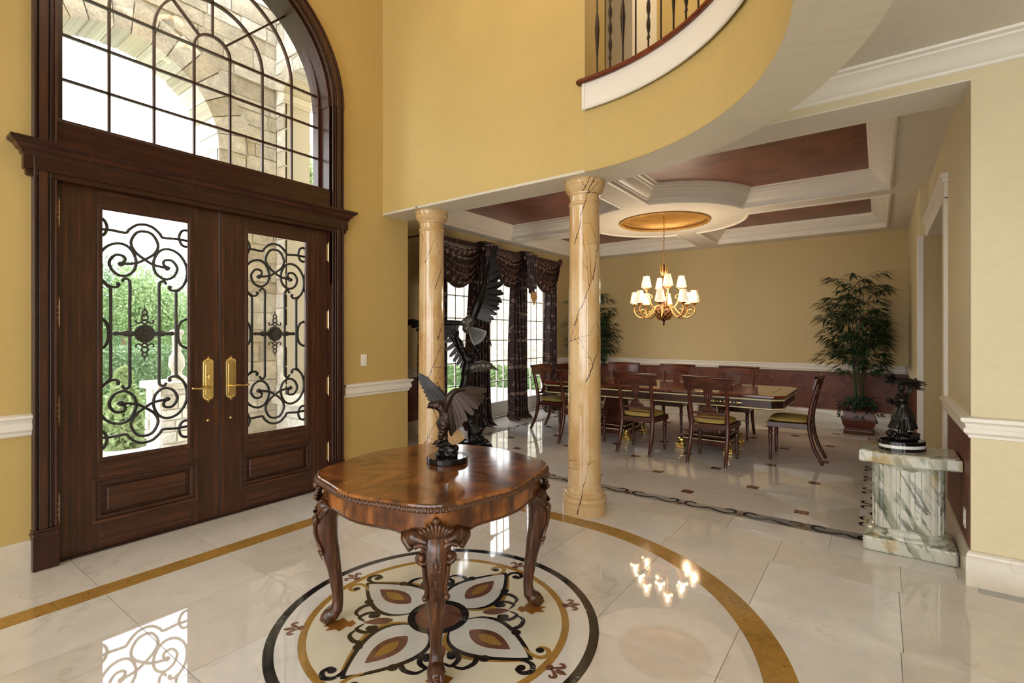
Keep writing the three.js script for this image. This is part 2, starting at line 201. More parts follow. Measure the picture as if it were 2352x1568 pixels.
// damask: pale scrolls on dark ground
T.damask = canvasTex(1024, 1024, (x, w) => {
  x.fillStyle = 'rgb(46,24,21)'; x.fillRect(0, 0, w, w); for (let i = 0; i < 1600; i++) { x.fillStyle = `rgba(${30 + rnd() * 40},${14 + rnd() * 18},${12 + rnd() * 16},0.25)`; x.fillRect(rnd() * w, rnd() * w, 2, 30 + rnd() * 60); }
  x.lineCap = 'round'; const scroll = (cx, cy, s, fl, rot, col, lw) => { x.save(); x.translate(cx, cy); x.rotate(rot); x.scale(fl * s, s); x.strokeStyle = col; x.lineWidth = lw / s; x.beginPath(); for (let i = 0; i <= 60; i++) { const t = i / 60, a = t * PI * 3.2, r = 34 * (1 - t * 0.85); const px = Math.cos(a) * r, py = Math.sin(a) * r; i ? x.lineTo(px, py) : x.moveTo(px, py); } x.stroke(); x.beginPath(); x.moveTo(34, 0); x.bezierCurveTo(40, -60, -30, -80, -60, -130); x.stroke(); x.restore(); };
  for (const [ox, oy] of [[0, 0], [w, 0], [0, w], [w, w], [-w, 0], [0, -w]]) for (let j = 0; j < 4; j++) for (let i = 0; i < 5; i++) { const X = (i + (j % 2) * 0.5) * w / 5 + ox, Y = j * w / 4 + oy; scroll(X, Y, 0.9, i % 2 ? 1 : -1, (i * 1.7 + j) % 6, 'rgba(176,150,136,0.95)', 10); scroll(X + 70, Y + 90, 0.55, 1, (i + j * 2.1) % 6, 'rgba(150,118,106,0.85)', 8); }
});
T.fabric = dataTex(256, 256, (u, v) => { const n = fbm(u, v, 60, 60, 2, 301) - 0.5, b = 1 + n * 0.14; return [164 * b, 140 * b, 66 * b]; });
T.grass = dataTex(256, 256, (u, v) => { const n = fbm(u, v, 20, 20, 4, 311); return mixc([62, 88, 40], [120, 146, 78], n); });
T.pave = dataTex(256, 256, (u, v) => { const n = fbm(u, v, 20, 20, 4, 315) - 0.5, b = 1 + n * 0.12; return [206 * b, 202 * b, 194 * b]; });
T.gild = dataTex(512, 512, (u, v) => { const n = fbm(u, v, 5, 5, 5, 321), m = fbm(u, v, 14, 14, 3, 325); return mixc(mixc([150, 116, 62], [224, 190, 116], n), [132, 112, 78], sstep(m, 0.55, 0.75) * 0.6); });

// ---------- materials ----------
const rep = (t, k, l = k) => { const c = t.clone(); c.repeat.set(k, l); c.needsUpdate = true; return c; };
const std = (o) => new THREE.MeshPhysicalMaterial(o);
const M = {};
M.tile = [0xffffff, 0xf8f4ee, 0xfbfaf8, 0xf4f0ea].map((c) => std({ color: c, map: T.cream, roughness: 0.025, ior: 1.8 }));
M.grout = std({ color: 0x8d857a, roughness: 0.8 });
M.goldMarble = std({ map: T.gold, roughness: 0.08, ior: 1.55 }); M.ivory = std({ map: T.ivory, roughness: 0.07, ior: 1.55 }); M.whiteMarble = std({ color: 0xf2f0ec, map: T.white, roughness: 0.07, ior: 1.55 });
M.blackMarble = std({ map: T.black, roughness: 0.07, ior: 1.55 }); M.brownMarble = std({ map: T.brown, roughness: 0.08, ior: 1.55 }); M.orangeMarble = std({ color: 0xe6c2b0, map: T.gold, roughness: 0.08 });
M.goldWall = std({ color: 0xcaae6a, map: T.paint, roughness: 0.62 }); M.creamWall = std({ color: 0xe0d3ac, map: T.paint, roughness: 0.62 }); M.tanWall = std({ color: 0xcdb684, map: T.paint, roughness: 0.6 });
M.ceil = std({ color: 0xe6dfd0, map: T.paint, roughness: 0.7 }); M.trim = std({ color: 0xeae4d8, roughness: 0.38 }); M.soffit = std({ color: 0xeae2cc, map: T.paint, roughness: 0.6 });
M.red = std({ map: rep(T.red, 0.7), roughness: 0.42 }); M.redWall = std({ color: 0xd8c4bc, map: rep(T.red, 0.9), roughness: 0.5 });
M.door = std({ map: T.doorWood, roughness: 0.34 }); M.doorDark = std({ color: 0xd2b8b0, map: T.doorWood, roughness: 0.3 }); M.chair = std({ map: T.chairWood, roughness: 0.26 }); M.dining = std({ color: 0xe8b8a0, map: T.tableWood, roughness: 0.1, clearcoat: 0.6, clearcoatRoughness: 0.05 });
M.ebony = std({ color: 0x2a1512, roughness: 0.25 }); M.gilt = std({ color: 0xdec27a, metalness: 1, roughness: 0.24 }); M.giltLine = std({ color: 0xe8d8a4, roughness: 0.35 });
M.flame = std({ map: T.flame, roughness: 0.16, clearcoat: 0.5, clearcoatRoughness: 0.08 }); M.apron = std({ map: T.apron, roughness: 0.22 }); M.carved = std({ map: T.carved, roughness: 0.28 }); M.leg = std({ map: T.walnut, roughness: 0.22 });
M.column = std({ map: T.column, roughness: 0.14, clearcoat: 0.4, clearcoatRoughness: 0.08 }); M.pedestal = std({ map: T.pedestal, roughness: 0.08 });
M.greyMarble = std({ map: T.greyMarble, roughness: 0.1 }); M.creamMarble = std({ color: 0xe6dcc8, map: T.cream, roughness: 0.14 });
M.iron = std({ color: 0x2c2a28, roughness: 0.48, metalness: 0.35 }); M.bal = std({ color: 0x3a2c22, roughness: 0.4, metalness: 0.5 });
M.brass = std({ color: 0xe2c684, metalness: 1, roughness: 0.18 }); M.hinge = std({ color: 0xcdb890, metalness: 1, roughness: 0.28 });
M.bronze = std({ color: 0x1d1916, metalness: 0.55, roughness: 0.3, bumpMap: T.bronzeB, bumpScale: 0.002 }); M.bronzeBrown = std({ color: 0x33241a, metalness: 0.6, roughness: 0.34, bumpMap: T.bronzeB, bumpScale: 0.002 }); M.bronzeTail = std({ color: 0x8a6c44, metalness: 0.6, roughness: 0.34 }); M.bronzeGrey = std({ color: 0x5c5850, metalness: 0.5, roughness: 0.35 });
M.blackStone = std({ color: 0x0c0c0e, roughness: 0.06 });
M.glass = std({ color: 0xffffff, transmission: 1, thickness: 0, roughness: 0, ior: 1.5 });
M.damask = std({ map: T.damask, roughness: 0.5, sheen: 0.4, sheenRoughness: 0.4, sheenColor: new THREE.Color(0.5, 0.4, 0.36), side: THREE.DoubleSide }); M.damaskLine = std({ color: 0xb08a58, roughness: 0.5, side: THREE.DoubleSide });
M.seat = std({ map: rep(T.fabric, 3), roughness: 0.7 }); M.gild = std({ color: 0xfff0d8, map: T.gild, roughness: 0.4, metalness: 0.35 }); M.chand = std({ color: 0xb98a52, metalness: 0.75, roughness: 0.34 }); M.chandDark = std({ color: 0x5a3c28, metalness: 0.6, roughness: 0.36 });
M.shade = std({ color: 0xfff4e0, roughness: 0.9, side: THREE.DoubleSide, emissive: new THREE.Color(1.0, 0.88, 0.66), emissiveIntensity: 0.38 }); M.shadeTrim = std({ color: 0x8a7248, roughness: 0.7 });
M.bulb = std({ color: 0xffffff, emissive: new THREE.Color(1, 0.9, 0.74), emissiveIntensity: 1.8 });
M.stone = [0xffffff, 0xf2ede4, 0xe8e2d6, 0xf6f2e8, 0xdcd8d0, 0xeee0c0].map((c) => std({ color: c, map: T.stone, roughness: 0.85, bumpMap: T.stoneB, bumpScale: 0.008 })); M.mortar = std({ color: 0xc2beb2, roughness: 0.95 }); M.capStone = std({ color: 0xe6e2d8, map: T.stone, roughness: 0.8 });
M.leafA = std({ color: 0x7d9560, roughness: 0.7, transmission: 0.3, thickness: 0, side: THREE.DoubleSide }); M.leafB = std({ color: 0x9db07c, roughness: 0.7, transmission: 0.3, thickness: 0, side: THREE.DoubleSide }); M.leafC = std({ color: 0x5f7a50, roughness: 0.7, transmission: 0.25, thickness: 0, side: THREE.DoubleSide });
M.bark = std({ color: 0x6a5a48, roughness: 0.9 }); M.grass = std({ map: rep(T.grass, 1), roughness: 0.95 }); M.pave = std({ map: rep(T.pave, 1), roughness: 0.85 });
M.bamboo = std({ color: 0x1f3a22, roughness: 0.5, side: THREE.DoubleSide }); M.bambooB = std({ color: 0x35542f, roughness: 0.5, side: THREE.DoubleSide }); M.cane = std({ color: 0x5a4630, roughness: 0.55 }); M.ivy = std({ color: 0x2c4a38, roughness: 0.5, side: THREE.DoubleSide }); M.pot = std({ color: 0x5c2e22, roughness: 0.35 });
M.plastic = std({ color: 0xece8dc, roughness: 0.35 }); M.frameWhite = std({ color: 0xe8e6e0, roughness: 0.4 }); M.railWood = std({ color: 0xf0d8c0, map: T.tableWood, roughness: 0.3 });
M.brickPale = std({ color: 0xd8d2c6, map: T.stone, roughness: 0.9 });
// ---------- setting ----------
const EX = -4.21, EXO = -4.51, DC = -1.843, ARCY = 3.615, BZ = -9.75, WX = -5.35, RX = 0.43, RXF = 0.36, HY = 3.12, DY = 3.06, RC = [-1.83, -1.855], RI = 1.595, RO = 1.94, SOF = 2.70, FY = 6.2;
// floor
const floor = struct('floor', 'polished cream marble tile floor with gold band, medallion and dark inlaid dining border', 'floor');
part(floor, 'grout_bed', box(-5.5, 6.2, -0.12, -0.002, -9.9, 6.2), M.grout);
{
  const J = 0.0015, rectP = (x0, x1, z0, z1) => [[x0 + J, z0 + J], [x1 - J, z0 + J], [x1 - J, z1 - J], [x0 + J, z1 - J]];
  const Kin = [[-3.485, 5], [-3.485, -3.37], ...arcPts(RC[0], -1.86, 1.51, -PI / 2, 0, 40), [-0.32, 5]], Kout = [[-3.625, 5], [-3.625, -3.51], ...arcPts(RC[0], -1.86, 1.65, -PI / 2, 0, 40), [-0.18, 5]];
  const Kin2 = [[-3.487, 5], [-3.487, -3.372], ...arcPts(RC[0], -1.86, 1.508, -PI / 2, 0, 40), [-0.322, 5]].map(([x, z]) => [x, z]);
  const disc = arcPts(RC[0], -1.86, 0.8145, 0, 2 * PI * 71 / 72, 71);
  const addTile = (polys) => { if (polys.length && polys.reduce((s, p) => s + area(p), 0) > 4e-4) part(floor, 'tile', prism(polys, 0, 0.008, 1.4, rnd(), rnd(), Math.floor(rnd() * 4) * PI / 2), M.tile[Math.floor(rnd() * 4)]); };
  const shrink = (K, d) => K;
  const xs = [-3.485, -2.995, -2.385, -1.775, -1.165, -0.555, -0.32], zs = [-3.37, -2.885, -2.225, -1.57, -0.92, -0.27, 0.38, 1.03, 1.68, 2.33, 3.0];
  for (let i = 0; i < xs.length - 1; i++) for (let j = 0; j < zs.length - 1; j++) addTile(clipOut(clipIn([rectP(xs[i], xs[i + 1], zs[j], zs[j + 1])], Kin2), disc));
  for (const [z0, z1] of [[-3.57, -2.86], [-2.86, -2.215], [-2.215, -1.566], [-1.566, -0.924], [-0.924, -0.28], [-0.28, 0.36], [0.36, 1.0], [1.0, 1.7], [1.7, 2.4], [2.4, 3.0]]) addTile([rectP(-4.2, -3.627, z0, z1)]);
  const row = (z0, z1, xj) => { for (let i = 0; i < xj.length - 1; i++) addTile(clipOut([rectP(xj[i], xj[i + 1], z0, z1)], Kout)); };
  const seq = (a, d, b) => { const o = []; for (let x = a; x < b + 1e-6; x += d) o.push(x); return o; };
  row(-4.445, -3.97, [-5.35, -4.87, ...seq(-4.205, 0.655, 5.5)]); row(-3.97, -3.57, seq(-4.48, 0.655, 5.4)); row(-3.57, -2.9, [-3.627, ...seq(-3.185, 0.655, 5.4)]);
  for (let j = 0; j < 9; j++) row(-2.9 + j * 0.67, -2.23 + j * 0.67, seq(-0.58 + (j % 2) * 0.0 + 0.66 * (j % 2 ? 0 : 0), 0.66, 5.4));
  // gold band
  const bandPiece = (P) => part(floor, 'band_piece', prism(P, 0, 0.008, 0.9, rnd(), rnd()), M.goldMarble);
  for (let z = 3.0; z > -3.5; z -= 0.62) bandPiece([rectP(-3.625, -3.485, Math.max(z - 0.62, -3.51), z)]);
  for (let x = -3.485; x < RC[0] - 0.01; x += 0.55) bandPiece([rectP(x, Math.min(x + 0.55, RC[0]), -3.51, -3.37)]);
  for (let k = 0; k < 6; k++) { const a0 = -PI / 2 + k * PI / 12 + 0.0008, a1 = a0 + PI / 12 - 0.0016, o = arcPts(RC[0], -1.86, 1.65, a0, a1, 8), n = arcPts(RC[0], -1.86, 1.51, a0, a1, 8), q = []; for (let i = 0; i < 8; i++) q.push([o[i], o[i + 1], n[i + 1], n[i]]); bandPiece(q); }
  for (let z = -1.86; z < 3; z += 0.62) bandPiece([rectP(-0.32, -0.18, z, z + 0.62)]);
  // dining field: clipped diamonds and dark squares inside a border
  const X0 = -4.52, X1 = -0.13, Z0 = -9.02, Z1 = -4.285, F = [[X0, Z0], [X1, Z0], [X1, Z1], [X0, Z1]], s = 0.052;
  const sq = (x, z) => [[x - s, z - s], [x + s, z - s], [x + s, z + s], [x - s, z + s]];
  for (let j = -3; j < 9; j++) for (let i = -6; i < 4; i++) {
    const x = -0.97 + i * 0.92 + (j & 1 ? 0.46 : 0), z = -5.2 - j * 0.5;
    let d = clipIn([[[x, z - J * 1.4], [x + 0.46 - J * 1.4, z - 0.5], [x, z - 1.0 + J * 1.4], [x - 0.46 + J * 1.4, z - 0.5]]], F);
    for (const [a, b] of [[x, z], [x + 0.46, z - 0.5], [x, z - 1], [x - 0.46, z - 0.5]]) d = clipOut(d, sq(a, b));
    addTile(d);
    const q = clipIn([[[x - s + J, z - s + J], [x + s - J, z - s + J], [x + s - J, z + s - J], [x - s + J, z + s - J]]], F); if (q.length && area(q[0]) > 0.004) part(floor, 'insert_tile', prism(q, 0, 0.008, 0.5, rnd(), rnd()), M.brownMarble);
  }
  // border strip with scrolls
  const B = 0.16, dia = (cx, cz, r, ax) => { const o = []; for (let k = 0; k < 16; k++) { const a = k / 16 * 2 * PI, q = r * (0.42 + 0.58 * Math.abs(Math.cos(2 * a)) ** 1.5); o.push([cx + q * Math.cos(a), cz + q * Math.sin(a)]); } return o; };
  const strip = (ax, c, a, b, flip) => {   // ax 0: runs along x at z=c
    const n = Math.round((b - a) / 0.455), d = (b - a) / n, P = (u, v) => ax ? [c + v * flip, u] : [u, c + v * flip];
    for (let k = 0; k < n; k++) {
      const u0 = a + k * d, r = ax ? rectP(c - B / 2, c + B / 2, u0, u0 + d) : rectP(u0, u0 + d, c - B / 2, c + B / 2); part(floor, 'border_tile', prism([r], 0, 0.008, 1.4, rnd(), rnd()), M.tile[k % 4]);
      const m = u0 + d / 2, S2 = [[-0.115, 0.04], [-0.14, 0.064], [-0.178, 0.06], [-0.196, 0.022], [-0.178, -0.022], [-0.125, -0.044], [-0.06, -0.026], [0, 0.0], [0.06, -0.026], [0.125, -0.044], [0.178, -0.022], [0.196, 0.022], [0.178, 0.06], [0.14, 0.064], [0.115, 0.04]].map(([p, q]) => P(m + p * d / 0.455, -q));
      part(floor, 'scroll_inlay', inlay(ribbon(S2, (t) => 0.015 + 0.013 * Math.sin(PI * t) ** 0.5, 60), 0.0006, 0.5, rnd()), M.blackMarble);
      const [dx, dz] = P(u0, 0.028); part(floor, 'flower_inlay', inlay(dia(dx, dz, 0.042), 0.0007, 0.4, rnd()), M.brownMarble);
    }
  };
  strip(0, -4.365, X0 - B, X1 + B, 1); strip(0, -9.1, X0 - B, X1 + B, -1); strip(1, X1 + B / 2, Z0, Z1, 1); strip(1, X0 - B / 2, Z0, Z1, -1);
  for (let z = -9.75; z < -4.5; z += 0.66) { addTile([rectP(X1 + B, 0.45, z, Math.min(z + 0.66, -4.445))]); addTile([rectP(WX, X0 - B, z, Math.min(z + 0.66, -4.445))]); }
  for (let x = X0 - B; x < X1 + B; x += 0.655) addTile([rectP(x, Math.min(x + 0.655, X1 + B), -9.75, -9.18)]);
  for (let z = -9.75; z < -4; z += 0.66) for (let x = 0.45; x < 3; x += 0.66) addTile([rectP(x, x + 0.66, z, z + 0.66)]);

  // medallion
  const md = new THREE.Group(); md.name = 'medallion'; md.position.set(RC[0], 0, -1.86); md.userData.label = 'round inlaid marble medallion with four petals and black ring'; floor.add(md);
  const circ = (r, n = 96) => arcPts(0, 0, r, 0, 2 * PI * (n - 1) / n, n - 1);
  const ring = (r0, r1, y, s) => { const q = [], n = 96; for (let i = 0; i < n; i++) { const a = i / n * 2 * PI, b = (i + 1) / n * 2 * PI; q.push([[r1 * Math.cos(a), r1 * Math.sin(a)], [r1 * Math.cos(b), r1 * Math.sin(b)], [r0 * Math.cos(b), r0 * Math.sin(b)], [r0 * Math.cos(a), r0 * Math.sin(a)]]); } return prism(q, y, 0.003, s); };
  part(md, 'outer_ring', ring(0.768, 0.813, 0, 0.5), M.blackMarble); part(md, 'cream_ring', ring(0.668, 0.7675, 0, 1.2), M.tile[0]); part(md, 'gold_ring', ring(0.632, 0.6675, 0, 0.6), M.goldMarble); part(md, 'ivory_field', prism([circ(0.6315)], 0, 0.003, 0.8), M.ivory);
  const rot = (p, a) => p.map(([x, z]) => [x * Math.cos(a) - z * Math.sin(a), x * Math.sin(a) + z * Math.cos(a)]), mir = (p) => p.map(([x, z]) => [x, -z]);
  const petal = (k, w) => { const up = [], n = 30; for (let i = 0; i <= n; i++) { const t = i / n, x = lerp(0.12, 0.585, t), y = w * (Math.sin(PI * Math.min(1, t * 1.0) ** 0.72) ** 0.8) * (1 - 0.25 * t) + 0.012 * (1 - t); up.push([x, y * k]); } return up.concat(mir(up).reverse()); };
  const leaf = (x0, x1, w) => { const up = []; for (let i = 0; i <= 20; i++) { const t = i / 20; up.push([lerp(x0, x1, t), w * Math.sin(PI * t ** 0.85) ** 0.9]); } return up.concat(mir(up).slice(1, -1).reverse()); };
  const put = (n, pts, y, mat) => part(md, n, inlay(pts, y, 0.5, rnd()), mat);
  for (let k = 0; k < 4; k++) {
    const a = k * PI / 2; put('petal_shadow', rot(petal(1, 0.182).map(([x, z]) => [x - 0.006, z + 0.014]), a), 0.0004, M.goldMarble); put('petal_border', rot(petal(1, 0.172), a), 0.0007, M.blackMarble);
    put('petal', rot(petal(1, 0.145).map(([x, z]) => [x * 0.93 + 0.014, z]), a), 0.001, M.whiteMarble); put('leaf_inlay', rot(leaf(0.21, 0.46, 0.062), a), 0.0013, M.brownMarble); put('leaf_heart', rot(leaf(0.265, 0.41, 0.03), a), 0.0016, M.goldMarble);
    for (const m of [1, -1]) {
      const S = (p) => rot(p.map(([x, z]) => [x, z * m]), a), sw = (t) => 0.006 + 0.02 * Math.sin(PI * t) ** 0.7;
      put('tip_scroll', S(ribbon([[0.50, 0.05], [0.555, 0.028], [0.6, 0.03], [0.622, 0.065], [0.6, 0.1], [0.565, 0.095], [0.562, 0.07]], sw)), 0.0009, m > 0 ? M.blackMarble : M.goldMarble); put('tip_dot', S(arcPts(0.573, 0.075, 0.02, 0, 6.1, 14)), 0.0011, M.blackMarble);
      // scrolls in the corner, mirrored about the diagonal
      const D = (p) => rot(p.map(([x, z]) => [x, z * m]), a + PI / 4);
      put('corner_scroll', D(ribbon([[0.37, 0.012], [0.4, 0.05], [0.36, 0.085], [0.315, 0.075], [0.31, 0.045], [0.335, 0.04]], sw)), 0.0009, M.blackMarble); put('corner_dot', D(arcPts(0.335, 0.055, 0.022, 0, 6.1, 14)), 0.0011, M.blackMarble);
      put('corner_scroll', D(ribbon([[0.4, 0.055], [0.425, 0.1], [0.4, 0.15], [0.36, 0.17], [0.345, 0.2], [0.37, 0.215]], sw)), 0.0009, M.blackMarble); put('corner_dot', D(arcPts(0.372, 0.2, 0.024, 0, 6.1, 14)), 0.0011, M.blackMarble);
    }
    put('corner_leaf', rot(leaf(0.225, 0.375, 0.03), a + PI / 4), 0.001, M.brownMarble);
    put('corner_flower', rot([[0.41, 0], [0.43, 0.03], [0.45, 0.02], [0.48, 0.06], [0.5, 0.04], [0.55, 0.045], [0.535, 0.015], [0.57, 0], [0.535, -0.015], [0.55, -0.045], [0.5, -0.04], [0.48, -0.06], [0.45, -0.02], [0.43, -0.03]], a + PI / 4), 0.001, M.orangeMarble);
  }
  for (let k = 0; k < 8; k++) { const a = k * PI / 4; put('fleur_inlay', rot(leaf(0.7, 0.758, 0.014), a), 0.0009, M.brownMarble); for (const m of [1, -1]) put('fleur_inlay', rot(ribbon([[0.678, 0.004 * m], [0.7, 0.014 * m], [0.722, 0.036 * m], [0.71, 0.05 * m], [0.694, 0.044 * m]], (t) => 0.007 + 0.012 * Math.sin(PI * t)), a), 0.0009, M.brownMarble); put('fleur_inlay', rot([[0.655, -0.01], [0.672, -0.022], [0.69, -0.006], [0.69, 0.006], [0.672, 0.022], [0.655, 0.01]], a), 0.0009, M.brownMarble); }
  put('hub_ring', circ(0.156, 48), 0.0013, M.blackMarble); put('hub', circ(0.118, 48), 0.0016, M.brownMarble);
}

// entry wall with the arched opening
const arcZY = (r, n = 32, a0 = PI, a1 = 0) => Array.from({ length: n + 1 }, (_, i) => { const a = lerp(a0, a1, i / n); return [DC + r * Math.cos(a), ARCY + r * Math.sin(a)]; });   // from -z side to +z side
{
  const w = struct('wall_entry', 'golden yellow entry wall around the arched double door', 'wall');
  part(w, 'plaster', uvBox(zyToX(extr(shapeOf([[-3.8, 0], [DC - 1, 0], [DC - 1, ARCY], ...arcZY(1.0).slice(1, -1), [DC + 1, ARCY], [DC + 1, 0], [6, 0], [6, FY], [-3.8, FY]]), 0.3), EX), 2), M.goldWall);
  const rail = [[0, 0.83], [0.012, 0.835], [0.014, 0.855], [0.03, 0.868], [0.032, 0.9], [0.022, 0.912], [0.03, 0.93], [0.046, 0.942], [0.046, 0.958], [0, 0.966]];
  const t1 = struct('trim_1', 'white chair rail on the golden wall beside the door', 'chair rail'); part(t1, 'rail', sweep([[EX, DC - 1.13], [EX, -3.8], [EX - 0.06, -3.8]], rail, { side: -1 }), M.trim); 
  const t2 = struct('trim_2', 'white chair rail at the left end of the golden wall', 'chair rail'); part(t2, 'rail', sweep([[EX, 6], [EX, DC + 1.1]], rail, { side: -1 }), M.trim);
  const base = [[0, 0], [0.02, 0], [0.02, 0.17], [0.012, 0.19], [0, 0.19]];
  const b1 = struct('baseboard_entry', 'cream marble baseboard along the golden entry wall', 'baseboard'); part(b1, 'board', sweep([[EX, 6], [EX, DC + 1.1]], base, { side: -1 }), M.creamMarble); part(b1, 'board', sweep([[EX, DC - 1.13], [EX, -3.8], [EX - 0.06, -3.8]], base, { side: -1 }), M.creamMarble);
  // casing: fluted pilasters, arch and plinths
  const c = struct('trim_3', 'dark mahogany fluted casing with arched top around the entry doors', 'door casing');
  const flut = [[0.985, 1.1, 0.03], [0.985, 1.0, 0.038], [1.01, 1.022, 0.045], [1.03, 1.075, 0.048], [1.083, 1.098, 0.056]];
  flut.forEach(([r0, r1, d], i) => {
    part(c, 'casing_arch', uvBox(zyToX(extr(shapeOf([...arcZY(r1, 40), ...arcZY(r0, 40).reverse()]), d + 0.02, 0.003), EX + d), 0.6), i % 2 ? M.door : M.doorDark);
    for (const s of [-1, 1]) part(c, 'pilaster_strip', uvBox(rbox(EX - 0.02, EX + d, 0.24, ARCY, DC + s * r0, DC + s * r1, 0.004), 0.6), i % 2 ? M.door : M.doorDark);
  });
  for (const s of [-1, 1]) part(c, 'plinth_block', uvBox(merge([rbox(EX - 0.02, EX + 0.062, 0.002, 0.21, DC + s * 0.98, DC + s * 1.105, 0.004), rbox(EX - 0.02, EX + 0.07, 0.205, 0.235, DC + s * 0.978, DC + s * 1.11, 0.012), rbox(EX - 0.02, EX + 0.06, 0.232, 0.25, DC + s * 0.98, DC + s * 1.105, 0.006)]), 0.6), M.doorDark);
  part(c, 'jamb', uvBox(merge([zyToX(extr(shapeOf([...arcZY(0.999, 40), ...arcZY(0.965, 40).reverse()]), 0.27), EX), box(EX - 0.27, EX, 0, ARCY, DC - 0.999, DC - 0.972), box(EX - 0.27, EX, 0, ARCY, DC + 0.972, DC + 0.999)]), 0.6), M.doorDark);
  const cor = struct('trim_4', 'dark mahogany cornice between the doors and the arched window', 'cornice');
  part(cor, 'cornice', uvBox(sweep([[EX - 0.05, DC - 1.11], [EX + 0.02, DC - 1.11], [EX + 0.02, DC + 1.11], [EX - 0.05, DC + 1.11]], [[0, 2.42], [0.02, 2.425], [0.022, 2.455], [0.034, 2.46], [0.034, 2.54], [0.044, 2.55], [0.046, 2.565], [0.06, 2.575], [0.075, 2.6], [0.094, 2.612], [0.1, 2.618], [0.1, 2.635], [0, 2.64]], { side: 1, crease: 0.4 }), 0.6, true), M.doorDark);
  part(cor, 'transom_board', uvBox(rbox(EX - 0.16, EX + 0.012, 2.46, 2.81, DC - 0.985, DC + 0.985, 0.006), 0.6, true), M.doorDark);
  part(cor, 'sill', uvBox(rbox(EX - 0.26, EX + 0.004, 2.795, 2.825, DC - 0.985, DC + 0.985, 0.006), 0.6, true), M.doorDark);
}
// fan window
{
  const w = struct('window_1', 'arched fanlight window with dark muntins above the doors', 'window'), X = -4.38, CY = 3.74, R = 0.935, sp = 0.272;
  const ringZY = (r0, r1, cy = CY) => { const A = (r) => Array.from({ length: 41 }, (_, i) => { const a = PI - PI * i / 40; return [DC - 0.012 + r * Math.cos(a), cy + r * Math.sin(a)]; }); return shapeOf([...A(r1), ...A(r0).reverse()]); };
  const C0 = DC - 0.012, b = 0.008;
  part(w, 'frame', uvBox(merge([zyToX(extr(ringZY(R, 0.985, 3.66), 0.06, 0.004), X + 0.03), box(X - 0.03, X + 0.03, 2.81, 3.68, C0 - 0.985, C0 - R), box(X - 0.03, X + 0.03, 2.81, 3.68, C0 + R, C0 + 0.985), box(X - 0.03, X + 0.03, 2.81, 2.852, C0 - R, C0 + R)]), 0.6), M.doorDark);
  const mb = (z0, z1, y0, y1) => part(w, 'muntin', rbox(X - 0.014, X + 0.014, y0, y1, z0, z1, 0.003, 1), M.doorDark);
  for (let k = 0; k < 6; k++) { const z = C0 + (k - 2.5) * sp; mb(z - b, z + b, 2.85, CY); }
  for (const y of [3.145, 3.442, CY]) mb(C0 - R, C0 + R, y - b, y + b);
  for (const k of [0.5, 1.5, 2.5]) part(w, 'muntin', zyToX(extr(ringZY(k * sp - b, k * sp + b), 0.028), X + 0.014), M.doorDark);
  for (const d of [45, 90, 135]) { const a = d * PI / 180, g = rbox(-0.014, 0.014, -b, b, 0.5 * sp, R - 0.03, 0.003, 1); g.rotateX(-a); part(w, 'muntin', tr(g, X, CY, C0), M.doorDark); }
  // panes
  const zl = [-R, ...[-2.5, -1.5, -0.5, 0.5, 1.5, 2.5].map((k) => k * sp), R], yl = [2.852, 3.145, 3.442, CY];
  const pane = (pts) => part(w, 'pane', zyToX(new THREE.ShapeGeometry(shapeOf(pts)), X), M.glass);
  for (let i = 0; i < 7; i++) for (let j = 0; j < 3; j++) pane([[C0 + zl[i], yl[j]], [C0 + zl[i + 1], yl[j]], [C0 + zl[i + 1], yl[j + 1]], [C0 + zl[i], yl[j + 1]]]);
  const pol = (r, a) => [C0 + r * Math.cos(a), CY + r * Math.sin(a) * (r > 0.9 ? 0.92 : 1)], sect = (r0, r1, a0, a1) => { const o = []; for (let i = 0; i <= 10; i++) o.push(pol(r1, lerp(a0, a1, i / 10))); if (r0 > 0) for (let i = 10; i >= 0; i--) o.push(pol(r0, lerp(a0, a1, i / 10))); return o; };
  pane(sect(0, 0.5 * sp, 0, PI)); for (const [r0, r1] of [[0.5 * sp, 1.5 * sp], [1.5 * sp, 2.5 * sp], [2.5 * sp, R]]) for (let k = 0; k < 4; k++) pane(sect(r0, r1, k * PI / 4, (k + 1) * PI / 4));
}
